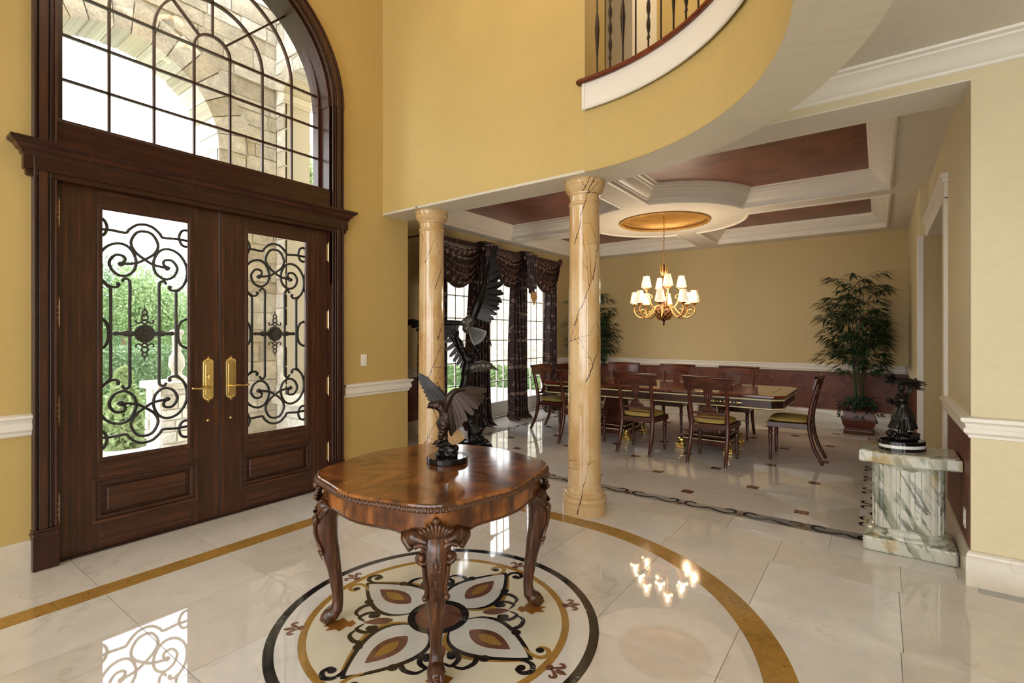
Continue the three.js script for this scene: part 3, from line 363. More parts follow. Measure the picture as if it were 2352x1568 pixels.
// doors with iron grilles
function grille(parent, cz, cy, x) {
  const P = (pts, mz, my) => pts.map(([a, b]) => [x, cy + b * my, cz + a * mz]), add = (n, geo) => part(parent, n, geo, M.iron), list = [];
  const rod = (pts, mz, my, r = 0.0105, seg = 44) => add('iron_scroll', tube(P(pts, mz, my), r, seg, 6));
  for (const my of [1, -1]) {
    rod([[-0.29, 0.71], [-0.2, 0.715], [-0.115, 0.71], [-0.095, 0.735], [-0.05, 0.775], [0, 0.787], [0.05, 0.775], [0.095, 0.735], [0.115, 0.71], [0.2, 0.715], [0.29, 0.71]], 1, my, 0.0105, 70);
    rod([[0.16, 0.487], [0.11, 0.492], [0.05, 0.505], [0, 0.535], [-0.06, 0.585], [-0.083, 0.65], [-0.05, 0.72], [0, 0.738], [0.05, 0.72], [0.083, 0.65], [0.06, 0.585], [0, 0.535], [-0.05, 0.505], [-0.11, 0.492], [-0.16, 0.487]], 1, my, 0.0105, 90);
    for (const mz of [1, -1]) {
      rod([[0.142, 0.492], [0.118, 0.512], [0.125, 0.543], [0.175, 0.545], [0.208, 0.49], [0.18, 0.425], [0.12, 0.405], [0.065, 0.45], [0.055, 0.53], [0.09, 0.605], [0.15, 0.63], [0.22, 0.6], [0.268, 0.52], [0.272, 0.43], [0.245, 0.36], [0.2, 0.325], [0.165, 0.325], [0.15, 0.345]], mz, my, 0.0105, 80);
      add('iron_ball', merge([ball(x, cy + my * 0.487, cz + mz * 0.142, 0.019), ball(x, cy + my * 0.348, cz + mz * 0.158, 0.014)]));
      rod([[0.29, 0.785], [0.262, 0.79], [0.235, 0.775], [0.22, 0.73], [0.235, 0.68], [0.262, 0.665], [0.29, 0.67]], mz, my);
    }
  }
  for (const mz of [1, -1]) {
    rod([[0.135, 0.365], [0.125, 0.385], [0.105, 0.385], [0.09, 0.36], [0.09, 0.2], [0.09, 0], [0.09, -0.2], [0.09, -0.36], [0.105, -0.385], [0.125, -0.385], [0.135, -0.365]], mz, 1, 0.0105, 70);
    rod([[0.225, 0.335], [0.205, 0.315], [0.2, 0.28], [0.2, 0], [0.2, -0.28], [0.205, -0.315], [0.225, -0.335]], mz, 1, 0.0105, 60);
    rod([[0.29, 0.12], [0.235, 0.09], [0.215, 0.04], [0.212, 0], [0.215, -0.04], [0.235, -0.09], [0.29, -0.12]], mz, 1);
    add('leaf_bar', merge([limb([[x, cy, cz + mz * 0.05], [x, cy, cz + mz * 0.08], [x, cy, cz + mz * 0.11], [x, cy, cz + mz * 0.15], [x, cy, cz + mz * 0.2]], [0.01, 0.022, 0.016, 0.014, 0.004]), ell(x, cy + 0.012, cz + mz * 0.1, 0.008, 0.01, 0.03), ell(x, cy - 0.012, cz + mz * 0.1, 0.008, 0.01, 0.03), ell(x, cy, cz + mz * 0.17, 0.008, 0.016, 0.02)]));
    const f = []; for (const [y, r] of [[0.085, 0.016], [0.115, 0.02], [0.15, 0.016]]) { const t = new THREE.TorusGeometry(r, 0.006, 6, 14); t.rotateY(PI / 2); f.push(tr(t, x, cy + mz * y, cz)); } f.push(line3([x, cy + mz * 0.165, cz], [x, cy + mz * 0.2, cz], 0.009, 0.001), tube([[x, cy + mz * 0.1, cz - 0.05], [x, cy + mz * 0.085, cz - 0.055], [x, cy + mz * 0.075, cz - 0.035], [x, cy + mz * 0.1, cz], [x, cy + mz * 0.075, cz + 0.035], [x, cy + mz * 0.085, cz + 0.055], [x, cy + mz * 0.1, cz + 0.05]], 0.006, 30, 6)); add('finial', merge(f));
  }
  const ro = latheC([[0, -0.01], [0.062, -0.01], [0.066, 0], [0.06, 0.008], [0.05, 0.006], [0.046, 0.012], [0.03, 0.008], [0.026, 0.014], [0.014, 0.01], [0.01, 0.016], [0, 0.018]], 28); ro.rotateZ(-PI / 2); add('rosette', merge([tr(ro, x, cy, cz), ...Array.from({ length: 12 }, (_, k) => ball(x + 0.008, cy + 0.056 * Math.cos(k * PI / 6), cz + 0.056 * Math.sin(k * PI / 6), 0.008, 6, 5))]));
}
function entryDoor(name, label, s) {   // s=+1 near leaf (left in view), -1 far leaf
  const d = struct(name, label, 'door'), xf = EX - 0.022, xb = xf - 0.055, Z = (q) => DC + s * q, rb = (q0, q1, y0, y1, a = xf, b = xb, r = 0.003) => rbox(b, a, y0, y1, Z(q0), Z(q1), r);
  part(d, 'stile', uvBox(rb(0.003, 0.21, 0.008, 2.46), 0.6), M.door); part(d, 'stile', uvBox(rb(0.758, 0.972, 0.008, 2.46), 0.6, false, 0.4), M.door);
  part(d, 'rail', uvBox(rb(0.21, 0.758, 2.305, 2.46), 0.6, true, 0.2), M.door); part(d, 'rail', uvBox(rb(0.21, 0.758, 0.48, 0.61), 0.6, true, 0.5), M.door); part(d, 'rail', uvBox(rb(0.21, 0.758, 0.008, 0.19), 0.6, true, 0.8), M.door);
  const frameOf = (q0, q1, y0, y1, w, h, x) => merge([rb(q0, q1, y0, y0 + w, x + h, x - 0.01), rb(q0, q1, y1 - w, y1, x + h, x - 0.01), rb(q0, q0 + w, y0 + w, y1 - w, x + h, x - 0.01), rb(q1 - w, q1, y0 + w, y1 - w, x + h, x - 0.01)]);
  part(d, 'glass_stop', uvBox(merge([frameOf(0.196, 0.772, 0.592, 2.323, 0.022, 0.012, xf), frameOf(0.206, 0.762, 0.602, 2.313, 0.02, 0.004, xf)]), 0.6), M.door);
  part(d, 'panel_moulding', uvBox(merge([frameOf(0.155, 0.80, 0.185, 0.485, 0.02, 0.012, xf), frameOf(0.178, 0.777, 0.208, 0.462, 0.025, 0.004, xf)]), 0.6, true), M.door);
  part(d, 'panel', uvBox(merge([rb(0.18, 0.775, 0.2, 0.47, xf - 0.02, xb), rb(0.235, 0.72, 0.255, 0.415, xf + 0.004, xb, 0.012)]), 0.6, true, 0.33), M.door);
  part(d, 'pane', zyToX(new THREE.ShapeGeometry(shapeOf([[Z(0.2), 0.6], [Z(0.77), 0.6], [Z(0.77), 2.315], [Z(0.2), 2.315]])), xf - 0.03), M.glass);
  const gr = new THREE.Group(); gr.name = 'iron_grille'; gr.userData.label = 'black wrought iron scroll grille'; d.add(gr); grille(gr, Z(0.484), 1.457, xf - 0.055);
  for (const y of [2.23, 1.59, 0.965, 0.34]) { const z = Z(0.974); part(d, 'hinge', merge([line3([xf + 0.012, y - 0.08, z], [xf + 0.012, y + 0.08, z], 0.0095), ball(xf + 0.012, y + 0.09, z, 0.009), ball(xf + 0.012, y - 0.09, z, 0.009), ...[-0.035, 0, 0.035].map((o) => line3([xf + 0.012, y + o - 0.003, z], [xf + 0.012, y + o + 0.003, z], 0.0115)), box(xf - 0.002, xf + 0.004, y - 0.08, y + 0.08, z - 0.012, z + 0.012)]), M.hinge); }
  // lock set
  const zc = Z(0.085), yc = 1.1, pl = []; const out = []; for (const [a, b] of [[0, 0.178], [0.012, 0.16], [0.03, 0.15], [0.036, 0.135], [0.036, -0.135], [0.03, -0.15], [0.012, -0.16], [0, -0.178]]) out.push([zc + a, yc + b]); for (const [a, b] of [[-0.012, -0.16], [-0.03, -0.15], [-0.036, -0.135], [-0.036, 0.135], [-0.03, 0.15], [-0.012, 0.16]]) out.push([zc + a, yc + b]);
  const plate = part(d, 'lock_plate', merge([zyToX(extr(shapeOf(out), 0.006, 0.003), xf + 0.009), ...[-1, 1].flatMap((k) => [ball(xf + 0.01, yc + k * 0.155, zc, 0.012), ball(xf + 0.01, yc + k * 0.145, zc - 0.018, 0.008), ball(xf + 0.01, yc + k * 0.145, zc + 0.018, 0.008)]), rbox(xf, xf + 0.014, yc - 0.12, yc + 0.12, zc - 0.022, zc + 0.022, 0.004)]), M.brass);
  part(d, 'lever', merge([line3([xf, yc - 0.06, zc], [xf + 0.05, yc - 0.06, zc], 0.012), limb([[xf + 0.05, yc - 0.06, zc - s * 0.005], [xf + 0.055, yc - 0.058, zc + s * 0.04], [xf + 0.052, yc - 0.064, zc + s * 0.08], [xf + 0.05, yc - 0.058, zc + s * 0.12]], [0.009, 0.008, 0.007, 0.009]), ball(xf + 0.05, yc - 0.058, zc + s * 0.122, 0.01)]), M.brass);
  if (s > 0) part(d, 'thumb_turn', merge([line3([xf, yc + 0.02, zc], [xf + 0.025, yc + 0.02, zc], 0.016), rbox(xf + 0.02, xf + 0.034, yc + 0.004, yc + 0.036, zc - 0.005, zc + 0.005, 0.003)]), M.brass);
  part(d, 'edge_bolt', ell(xf + 0.004, 0.78, zc, 0.01, 0.012, 0.012), M.brass);
}
entryDoor('door_1', 'dark mahogany entry door leaf nearer the left wall, iron grille over glass', 1);
entryDoor('door_2', 'dark mahogany entry door leaf nearer the columns, stone wall through its glass', -1);
{ const w = struct('trim_5', 'dark threshold strip under the entry doors', 'threshold'); part(w, 'sill', rbox(EX - 0.29, EX - 0.005, 0.0005, 0.012, DC - 0.975, DC + 0.975, 0.004), M.ebony); }

// upper wall, curved balcony drum and its ring soffit
const ringPath = (r, n = 36) => arcPts(RC[0], RC[1], r, -PI / 2, 0, n);
{
  const w = struct('wall_upper', 'golden upper wall above the columns', 'wall');
  part(w, 'plaster', uvBox(box(EX, RC[0], SOF, FY, -3.795, -3.45), 2), M.goldWall);
  const d = struct('wall_balcony', 'pale yellow curved drum of the balcony', 'wall');
  const inner = [...ringPath(RI), [RC[0] + RI, 6]], outer = [...ringPath(RO), [RC[0] + RO, 6]];
  part(d, 'plaster', uvBox(sweep(inner, [[0, 3.3], [0, 2.715], [-0.004, 2.705], [-0.014, SOF]], { side: -1, crease: 0.5 }), 2), M.goldWall);
  part(d, 'back_face', sweep(outer, [[0, SOF], [0, 3.44]], { side: 1 }), M.soffit);
  const so = [], P = (a) => a; for (let i = 0; i < inner.length - 1; i++) so.push([inner[i], inner[i + 1], outer[i + 1], outer[i]]);
  part(d, 'soffit', (() => { const g = prism(so, -SOF, 0); g.scale(1, -1, 1); const id = clean(g); const p = id.attributes.position; for (let i = 0; i < p.count; i += 3) { const a = V3().fromBufferAttribute(p, i), b = V3().fromBufferAttribute(p, i + 1); p.setXYZ(i, b.x, b.y, b.z); p.setXYZ(i + 1, a.x, a.y, a.z); } id.computeVertexNormals(); return id; })(), M.soffit);
  part(d, 'soffit', box(EX, RC[0], SOF - 0.001, SOF + 0.02, -3.795, -3.45), M.soffit);
  const t = struct('trim_6', 'white curb along the foot of the balcony railing', 'curb');
  part(t, 'curb', sweep(inner, [[0.02, 3.17], [0.03, 3.175], [0.034, 3.186], [0.03, 3.196], [0.022, 3.2], [0.022, 3.372], [-0.14, 3.372]], { side: -1, crease: 0.4 }), M.trim);
  part(t, 'curb_end', rbox(RC[0] - 0.012, RC[0] + 0.01, 3.172, 3.372, -3.6, -3.42, 0.004), M.trim);
  const r = struct('trim_7', 'walnut shoe rail under the balcony balusters', 'shoe rail');
  part(r, 'rail', uvBox(sweep([[RC[0] - 0.05, -3.45], ...inner], [[-0.12, 3.372], [0.04, 3.372], [0.05, 3.38], [0.05, 3.395], [0.035, 3.404], [0.025, 3.418], [-0.1, 3.422], [-0.12, 3.41]], { side: -1, crease: 0.4, cap: true }), 0.5, true), M.railWood);
}
// balusters and handrail
const ORD = ['first', 'second', 'third', 'fourth', 'fifth', 'sixth', 'seventh', 'eighth', 'ninth', 'tenth', 'eleventh', 'twelfth', 'thirteenth', 'fourteenth', 'fifteenth', 'sixteenth', 'seventeenth', 'eighteenth', 'nineteenth', 'twentieth', 'twenty-first', 'twenty-second', 'twenty-third', 'twenty-fourth'];
{
  const kinds = [0, 1, 2], geo = kinds.map((k) => {
    const y0 = 3.42, y1 = 4.38, bar = line3([0, y0, 0], [0, y1, 0], 0.0065), foot = latheC([[0, y0], [0.018, y0], [0.016, y0 + 0.012], [0.009, y0 + 0.03], [0.0065, y0 + 0.04]], 10);
    if (k === 0) return merge([bar, foot, latheC([[0.0065, y0 + 0.14], [0.01, y0 + 0.2], [0.018, y0 + 0.34], [0.02, y0 + 0.36], [0.018, y0 + 0.38], [0.014, y0 + 0.44], [0.0065, y0 + 0.5]], 10)]);
    if (k === 1) { const l = []; for (let s = 0; s < 2; s++) l.push(tube(Array.from({ length: 18 }, (_, i) => [0.009 * Math.cos(i * 0.9 + s * PI), y0 + 0.1 + i * 0.035, 0.009 * Math.sin(i * 0.9 + s * PI)]), 0.006, 40, 5)); return merge([bar, foot, ...l]); }
    const l = []; for (const s of [-1, 1]) l.push(tube([[0, y0 + 0.62, 0], [s * 0.03, y0 + 0.6, 0], [s * 0.05, y0 + 0.64, 0], [s * 0.035, y0 + 0.68, 0], [s * 0.02, y0 + 0.655, 0]], 0.007, 24, 5), ell(s * 0.028, y0 + 0.57, 0, 0.018, 0.035, 0.008)); return merge([bar, foot, ...l]);
  });
  let n = 0; for (let a = -PI / 2 + 0.055; a < 0; a += 0.0685, n++) {
    const k = [0, 1, 0, 2, 1, 2][n % 6], b = new THREE.Mesh(geo[k], M.bal); b.name = numbered('baluster'); b.position.set(RC[0] + (RI + 0.035) * Math.cos(a), 0, RC[1] + (RI + 0.035) * Math.sin(a)); b.rotation.y = -a + PI / 2; scene.add(b);
    tag(b, ORD[n] + ' dark iron balcony baluster from the wall end, ' + ['swelling in its middle', 'with a twisted shaft', 'with small leaf scrolls'][k], 'baluster', 'iron balcony balusters');
  }
  const h = struct('trim_8', 'walnut handrail of the balcony', 'handrail'); part(h, 'rail', uvBox(sweep([...ringPath(RI + 0.035), [RC[0] + RI + 0.035, 6]], [[-0.03, 4.38], [0.03, 4.38], [0.034, 4.41], [0.02, 4.435], [-0.02, 4.435], [-0.034, 4.41], [-0.03, 4.38]], { side: -1, cap: true }), 0.5, true), M.railWood);
}
// upper landing behind the balcony
{
  const w = struct('wall_landing', 'golden wall of the upper landing behind the balusters', 'wall'); part(w, 'plaster', uvBox(box(-5.4, 6, 3.4, FY, -5.75, -5.6), 2), M.goldWall);
  part(w, 'plaster', uvBox(merge([box(-5.5, -5.3, 3.2, FY, -5.75, -3.6), box(-5.5, EX - 0.01, 3.2, FY, -3.8, -3.6)]), 2), M.goldWall); part(w, 'pier', box(-2.35, -2.05, 3.42, FY, -5.6, -4.9), M.trim);
  const f = struct('floor_landing', 'upper landing floor', 'floor'); part(f, 'slab', prism(clipOut([[[RC[0], -5.7], [6, -5.7], [6, 6], [RC[0], 6]]], [[-10, 6.5], [-10, RC[1] - RO], ...ringPath(RO, 24), [RC[0] + RO, 6.5]]), 3.43, 0.02), M.trim); part(f, 'slab', box(-5.35, RC[0], 3.405, 3.43, -5.7, -3.795), M.trim);
  const c = struct('ceiling_foyer', 'high ceiling over the foyer', 'ceiling'); part(c, 'plaster', box(-5.4, 6.2, FY, FY + 0.15, -5.8, 6.2), M.ceil);
}
// hall ceiling, right-hand front wall and header with crown
{
  const c = struct('ceiling_hall', 'flat white hall ceiling to the right of the balcony', 'ceiling');
  part(c, 'plaster', (() => { const g = prism(clipOut([[[RC[0], -4.2], [6, -4.2], [6, 6], [RC[0], 6]]], [[-10, 6.5], [-10, RC[1] - RO + 0.01], ...ringPath(RO - 0.01, 24), [RC[0] + RO - 0.01, 6.5]]), HY + 0.08, 0.08); return merge([g, ...[0].map(() => { const q = prism(clipOut([[[RC[0], -4.2], [6, -4.2], [6, 6], [RC[0], 6]]], [[-10, 6.5], [-10, RC[1] - RO + 0.01], ...ringPath(RO - 0.01, 24), [RC[0] + RO - 0.01, 6.5]]), HY, 0); return q; })]); })(), M.ceil);
  const w = struct('wall_front', 'cream wall and header right of the dining opening', 'wall');
  part(w, 'plaster', uvBox(merge([box(RX, 6, 0, HY + 0.1, -4.28, -3.92), box(-1.5, RX, 2.935, HY + 0.1, -4.28, -3.92)]), 2), M.creamWall);
  part(w, 'soffit', box(-1.2, RX, 2.925, 2.936, -4.28, -3.921), M.ceil);
  const t = struct('trim_9', 'white crown moulding on the hall side of the dining opening', 'crown moulding');
  part(t, 'crown', sweep([[-1.2, -3.92], [6, -3.92]], [[0, 2.985], [0.012, 2.99], [0.014, 3.005], [0.03, 3.012], [0.05, 3.03], [0.085, 3.075], [0.11, 3.088], [0.112, 3.1], [0.14, 3.106], [0.145, HY]], { side: -1 }), M.trim);
  const rail = [[0, 0.85], [0.012, 0.855], [0.014, 0.87], [0.034, 0.885], [0.036, 0.905], [0.024, 0.915], [0.03, 0.935], [0.05, 0.95], [0.05, 0.97], [0, 0.978]], base = [[0, 0], [0.025, 0], [0.025, 0.17], [0.012, 0.2], [0, 0.2]];
  const t2 = struct('trim_10', 'white chair rail wrapping the corner of the cream wall', 'chair rail'); part(t2, 'rail', sweep([[6, -3.92], [RX, -3.92], [RX, -5.12]], rail, { side: 1 }), M.trim);
  const b = struct('baseboard_right', 'cream marble baseboard wrapping the right-hand wall corner', 'baseboard'); part(b, 'board', sweep([[6, -3.92], [RX, -3.92], [RX, -5.12]], base, { side: 1 }), M.creamMarble);
}
// dining room walls
{
  const rail = [[0, 0.84], [0.012, 0.845], [0.014, 0.86], [0.03, 0.875], [0.032, 0.905], [0.022, 0.915], [0.03, 0.935], [0.046, 0.945], [0.046, 0.965], [0, 0.972]], base = [[0, 0], [0.02, 0], [0.02, 0.2], [0.012, 0.22], [0, 0.22]];
  const w = struct('wall_right', 'cream dining room wall with red-brown wainscot and a doorway', 'wall');
  part(w, 'plaster', uvBox(merge([box(RX, RX + 0.3, 0.9, DY + 0.3, -5.12, -4.28), box(RX, RX + 0.3, 2.52, DY + 0.3, -7.0, -5.12), box(RXF, RX + 0.3, 0.9, DY + 0.3, BZ, -7.0)]), 2), M.creamWall);
  part(w, 'wainscot', uvBox(merge([box(RX - 0.004, RX + 0.3, 0, 0.9, -5.12, -3.945), box(RXF, RX + 0.3, 0, 0.9, BZ, -7.0)]), 1), M.redWall);
  const dr = struct('trim_11', 'white casing and head of the side doorway', 'door casing');
  for (const [z0, z1, x] of [[-5.12, -5.24, RX], [-6.98, -7.1, RXF]]) part(dr, 'jamb_casing', rbox(x - 0.025, x + 0.03, 0, 2.52, z0, z1, 0.006), M.trim);
  part(dr, 'head_casing', merge([rbox(RX - 0.025, RX + 0.3, 2.5, 2.64, -7.1, -5.12, 0.006), rbox(RX - 0.05, RX + 0.1, 2.66, 2.7, -7.14, -5.08, 0.008), rbox(RX - 0.035, RX + 0.1, 2.63, 2.67, -7.12, -5.1, 0.006)]), M.trim);
  part(dr, 'lining', box(RXF + 0.02, RX + 0.3, 0, 2.52, -7.1, -6.99), M.tanWall); part(dr, 'lining', box(RX + 0.02, RX + 0.3, 0, 2.52, -5.13, -5.23), M.tanWall); part(dr, 'back_wall', box(1.6, 1.7, 0, 3, -8, -4.3), M.tanWall); part(dr, 'back_ceiling', box(RX + 0.3, 1.7, 2.9, 3.0, -8, -4.3), M.ceil); part(dr, 'back_side', box(RX + 0.3, 1.7, 0, 3, -7.7, -7.6), M.tanWall);
  const t = struct('trim_12', 'white chair rail around the far end of the dining room', 'chair rail'); part(t, 'rail', sweep([[RXF, -7.1], [RXF, BZ], [WX, BZ], [WX, -8.75]], rail, { side: 1 }), M.trim);
  const b = struct('baseboard_dining', 'pale stone baseboard around the far end of the dining room', 'baseboard'); part(b, 'board', sweep([[RXF, -7.1], [RXF, BZ], [WX, BZ], [WX, -8.75]], base, { side: 1 }), M.creamMarble);
  const k = struct('wall_back', 'tan back wall of the dining room with red-brown wainscot', 'wall'); part(k, 'plaster', uvBox(box(WX - 0.2, RX + 0.3, 0.9, DY + 0.3, BZ - 0.2, BZ), 2), M.tanWall); part(k, 'wainscot', uvBox(box(WX - 0.2, RX + 0.3, 0, 0.9, BZ - 0.2, BZ), 1), M.redWall);
  // window wall
  const ww = struct('wall_window', 'tan dining room wall with three french windows', 'wall'), wins = [[-6.45, -5.53], [-7.52, -6.6], [-8.58, -7.66]], WT = 2.62, seg = [];
  let z = -3.8; for (const [a, c] of wins.map(([a, c]) => [c, a])) { seg.push([z, a]); z = c; } seg.push([z, BZ]);
  part(ww, 'plaster', uvBox(merge([...seg.map(([a, c]) => box(WX - 0.22, WX, 0.9, WT, a, c)), box(WX - 0.22, WX, WT, DY + 0.3, -3.8, BZ)]), 2), M.tanWall); part(ww, 'wainscot', uvBox(merge(seg.map(([a, c]) => box(WX - 0.22, WX, 0, 0.9, a, c))), 1), M.redWall);
  const rw = struct('wall_return', 'short return wall behind the entry wall', 'wall'); part(rw, 'plaster', uvBox(box(WX - 0.22, EX - 0.06, 0, DY + 0.3, -3.8, -3.6), 2), M.tanWall);
  const t3 = struct('trim_13', 'white chair rail beside the dining windows', 'chair rail'); part(t3, 'rail', sweep([[WX, -5.5], [WX, -3.8]], rail, { side: 1 }), M.trim);
  const b3 = struct('baseboard_window', 'pale stone baseboard beside the dining windows', 'baseboard'); part(b3, 'board', sweep([[WX, -5.5], [WX, -3.8]], base, { side: 1 }), M.creamMarble);
  wins.forEach(([a, c], i) => {
    const n = struct('window_' + (i + 2), ['tall white french window nearest the first column', 'middle tall white french window', 'tall white french window nearest the back corner'][i], 'window'), x = WX - 0.08, m = (a + c) / 2;
    part(n, 'frame', merge([rbox(x - 0.07, x + 0.09, 0, WT, a, a + 0.07, 0.004), rbox(x - 0.07, x + 0.09, 0, WT, c - 0.07, c, 0.004), rbox(x - 0.07, x + 0.09, WT - 0.07, WT, a, c, 0.004)]), M.frameWhite);
    const s0 = a + 0.07, s1 = c - 0.07, st = 0.09; part(n, 'sash', merge([rbox(x - 0.025, x + 0.025, 0.01, WT - 0.07, s0, s0 + st, 0.004), rbox(x - 0.025, x + 0.025, 0.01, WT - 0.07, s1 - st, s1, 0.004), rbox(x - 0.025, x + 0.025, 0.01, 0.27, s0, s1, 0.004), rbox(x - 0.025, x + 0.025, WT - 0.19, WT - 0.07, s0, s1, 0.004)]), M.frameWhite);
    const g0 = s0 + st, g1 = s1 - st, y0 = 0.27, y1 = WT - 0.19; for (let k = 1; k < 3; k++) { const q = lerp(g0, g1, k / 3); part(n, 'muntin', box(x - 0.012, x + 0.012, y0, y1, q - 0.009, q + 0.009), M.frameWhite); } for (let k = 1; k < 6; k++) { const q = lerp(y0, y1, k / 6); part(n, 'muntin', box(x - 0.012, x + 0.012, q - 0.009, q + 0.009, g0, g1), M.frameWhite); }
    for (let k = 0; k < 3; k++) for (let j = 0; j < 6; j++) part(n, 'pane', zyToX(new THREE.ShapeGeometry(shapeOf([[lerp(g0, g1, k / 3), lerp(y0, y1, j / 6)], [lerp(g0, g1, (k + 1) / 3), lerp(y0, y1, j / 6)], [lerp(g0, g1, (k + 1) / 3), lerp(y0, y1, (j + 1) / 6)], [lerp(g0, g1, k / 3), lerp(y0, y1, (j + 1) / 6)]])), x), M.glass);
  });
}
// coffered dining ceiling
const CH = [-2.48, -7.06];
{
  const c = struct('ceiling_dining', 'white beamed dining ceiling with red-brown coffers and a gold domed disc', 'ceiling'), R = 1.1, bw = 0.185;
  const xr = [[CH[0] + bw, 0.08], [CH[0] - bw, -5.05]], zr = [[CH[1] + bw, -4.45], [CH[1] - bw, -9.3]], outl = [];
  for (const [xi, xo] of xr) for (const [zi, zo] of zr) {
    const sx = Math.sign(xo - xi), sz = Math.sign(zo - zi), a0 = Math.atan2(sz * bw, sx * Math.sqrt(R * R - bw * bw)), a1 = Math.atan2(sz * Math.sqrt(R * R - bw * bw), sx * bw); let d = a1 - a0; if (d > PI) d -= 2 * PI; if (d < -PI) d += 2 * PI;
    let o = [[xo, zi], [xo, zo], [xi, zo], ...arcPts(CH[0], CH[1], R, a1, a1 - d, 14)]; let A = 0; for (let i = 0; i < o.length; i++) { const p = o[i], q = o[(i + 1) % o.length]; A += p[0] * q[1] - q[0] * p[1]; } if (A < 0) o = o.reverse(); outl.push(o);
  }
  const rim = arcPts(CH[0], CH[1], 0.6, 0, 2 * PI * 47 / 48, 47);
  const outer = [[WX, BZ], [RX + 0.1, BZ], [RX + 0.1, -4.25], [-0.9, -4.25], [-1.0, -3.7], [WX, -3.79]];
  part(c, 'beams', xzToY(extr(shapeOf(outer, [...outl, rim]), 0.02), DY + 0.02), M.ceil);
  for (const o of outl) {
    part(c, 'coffer_crown', sweep(o, [[-0.035, DY + 0.004], [-0.035, DY - 0.01], [-0.026, DY - 0.018], [-0.012, DY - 0.018], [0.003, DY - 0.008], [0.004, DY + 0.03], [0.014, DY + 0.034], [0.016, DY + 0.05], [0.04, DY + 0.062], [0.07, DY + 0.085], [0.1, DY + 0.128], [0.12, DY + 0.14], [0.122, DY + 0.155], [0.145, DY + 0.165], [0.15, DY + 0.19], [0.17, DY + 0.2]], { closed: true, side: -1, crease: 0.35 }), M.trim);
    part(c, 'coffer_panel', uvBox(xzToY(extr(shapeOf(o), 0.02), DY + 0.22), 1.4), M.red);
  }
  part(c, 'dome', tr(latheC([[0.6, 0], [0.58, 0.05], [0.5, 0.11], [0.35, 0.16], [0.18, 0.185], [0, 0.19]], 48, 1.2), CH[0], DY, CH[1]), M.gild);
  const rope = []; for (let k = 0; k < 90; k++) { const a = k / 90 * 2 * PI, g = new THREE.SphereGeometry(1, 6, 5); g.scale(0.016, 0.014, 0.028); g.rotateX(0.5); g.rotateY(-a); rope.push(tr(g, CH[0] + 0.615 * Math.cos(a), DY - 0.008, CH[1] + 0.615 * Math.sin(a))); } const to = new THREE.TorusGeometry(0.592, 0.014, 8, 64); to.rotateX(PI / 2);
  part(c, 'rope_rim', merge([...rope, tr(to, CH[0], DY - 0.002, CH[1])]), M.gild);
  part(c, 'cover', box(WX - 0.2, RX + 0.3, DY + 0.28, DY + 0.34, BZ - 0.2, -3.7), M.ceil);
}
// rooms behind the camera: rear wall with tall windows
{
  const w = struct('wall_rear', 'far wall of the house with tall windows opposite the dining room', 'wall'), Z = 6.0, xs = [[-3.6, -1.9], [-1.5, 0.2], [0.55, 2.95], [3.2, 5.7]]; let x = -4.6; const l = [];
  for (const [a, b] of xs) { l.push(box(x, a, 0, FY, Z, Z + 0.2), box(a, b, 0, 0.4, Z, Z + 0.2)); x = b; const T = b < 0.5 ? 5.6 : 2.8; l.push(box(a, b, T, FY, Z, Z + 0.2)); }
  l.push(box(x, 6.2, 0, FY, Z, Z + 0.2)); part(w, 'plaster', uvBox(merge(l), 2), M.creamWall);
  const s = struct('wall_side', 'side wall of the hall behind the viewer with tall windows', 'wall'), q = []; let z = -4.3; for (const [a, b] of [[2.6, 4.4]]) { q.push(box(6.0, 6.2, 0, HY + 0.2, z, a), box(6.0, 6.2, 0, 0.3, a, b), box(6.0, 6.2, 2.8, HY + 0.2, a, b)); z = b; } q.push(box(6.0, 6.2, 0, HY + 0.2, z, 6.2), box(6, 6.2, HY, FY, -5.8, 6.2)); part(s, 'plaster', uvBox(merge(q), 2), M.creamWall);
}
// ---------- outside: porch, garden ----------
const toFront = (g, x) => { const m = new THREE.Matrix4().set(0, 1, 0, x, 0, 0, 1, 0, 1, 0, 0, 0, 0, 0, 0, 1); return clean(g).applyMatrix4(m); };   // plan (z,y) facing +x
const toSide = (g, z) => { const m = new THREE.Matrix4().set(1, 0, 0, 0, 0, 0, 1, 0, 0, 1, 0, z, 0, 0, 0, 1), q = clean(g).applyMatrix4(m); for (const n of ['position', 'normal', 'uv']) { const a = q.attributes[n], w = a.itemSize, A = a.array; for (let i = 0; i < a.count; i += 3) for (let k = 0; k < w; k++) { const t = A[i * w + k]; A[i * w + k] = A[(i + 1) * w + k]; A[(i + 1) * w + k] = t; } } return q; };       // plan (x,y) facing +z
function ashlar(parent, place, at, u0, u1, v0, v1, cut, hmin = 0.14, hmax = 0.3, wmin = 0.22, wmax = 0.75, flip) {
  let v = v0, n = 0; while (v < v1 - 0.03) {
    const h = Math.min(rr(hmin, hmax), v1 - v); let u = u0 - rr(0, 0.3);
    while (u < u1) {
      const w = rr(wmin, wmax), g = 0.009; let P = [[[Math.max(u, u0) + g, v + g], [Math.min(u + w, u1) - g, v + g], [Math.min(u + w, u1) - g, v + h - g], [Math.max(u, u0) + g, v + h - g]]]; u += w; if (P[0][1][0] - P[0][0][0] < 0.03) continue;
      for (const K of cut) P = clipOut(P, K); if (!P.length || P.reduce((s, p) => s + area(p), 0) < 0.004) continue;
      const out = rr(0.004, 0.028); part(parent, 'stone', place(prism(P, out, out + 0.02, 0.8, rnd(), rnd()), at), M.stone[Math.floor(rnd() * rnd() * 6)]); n++;
    } v += h;
  } return n;
}
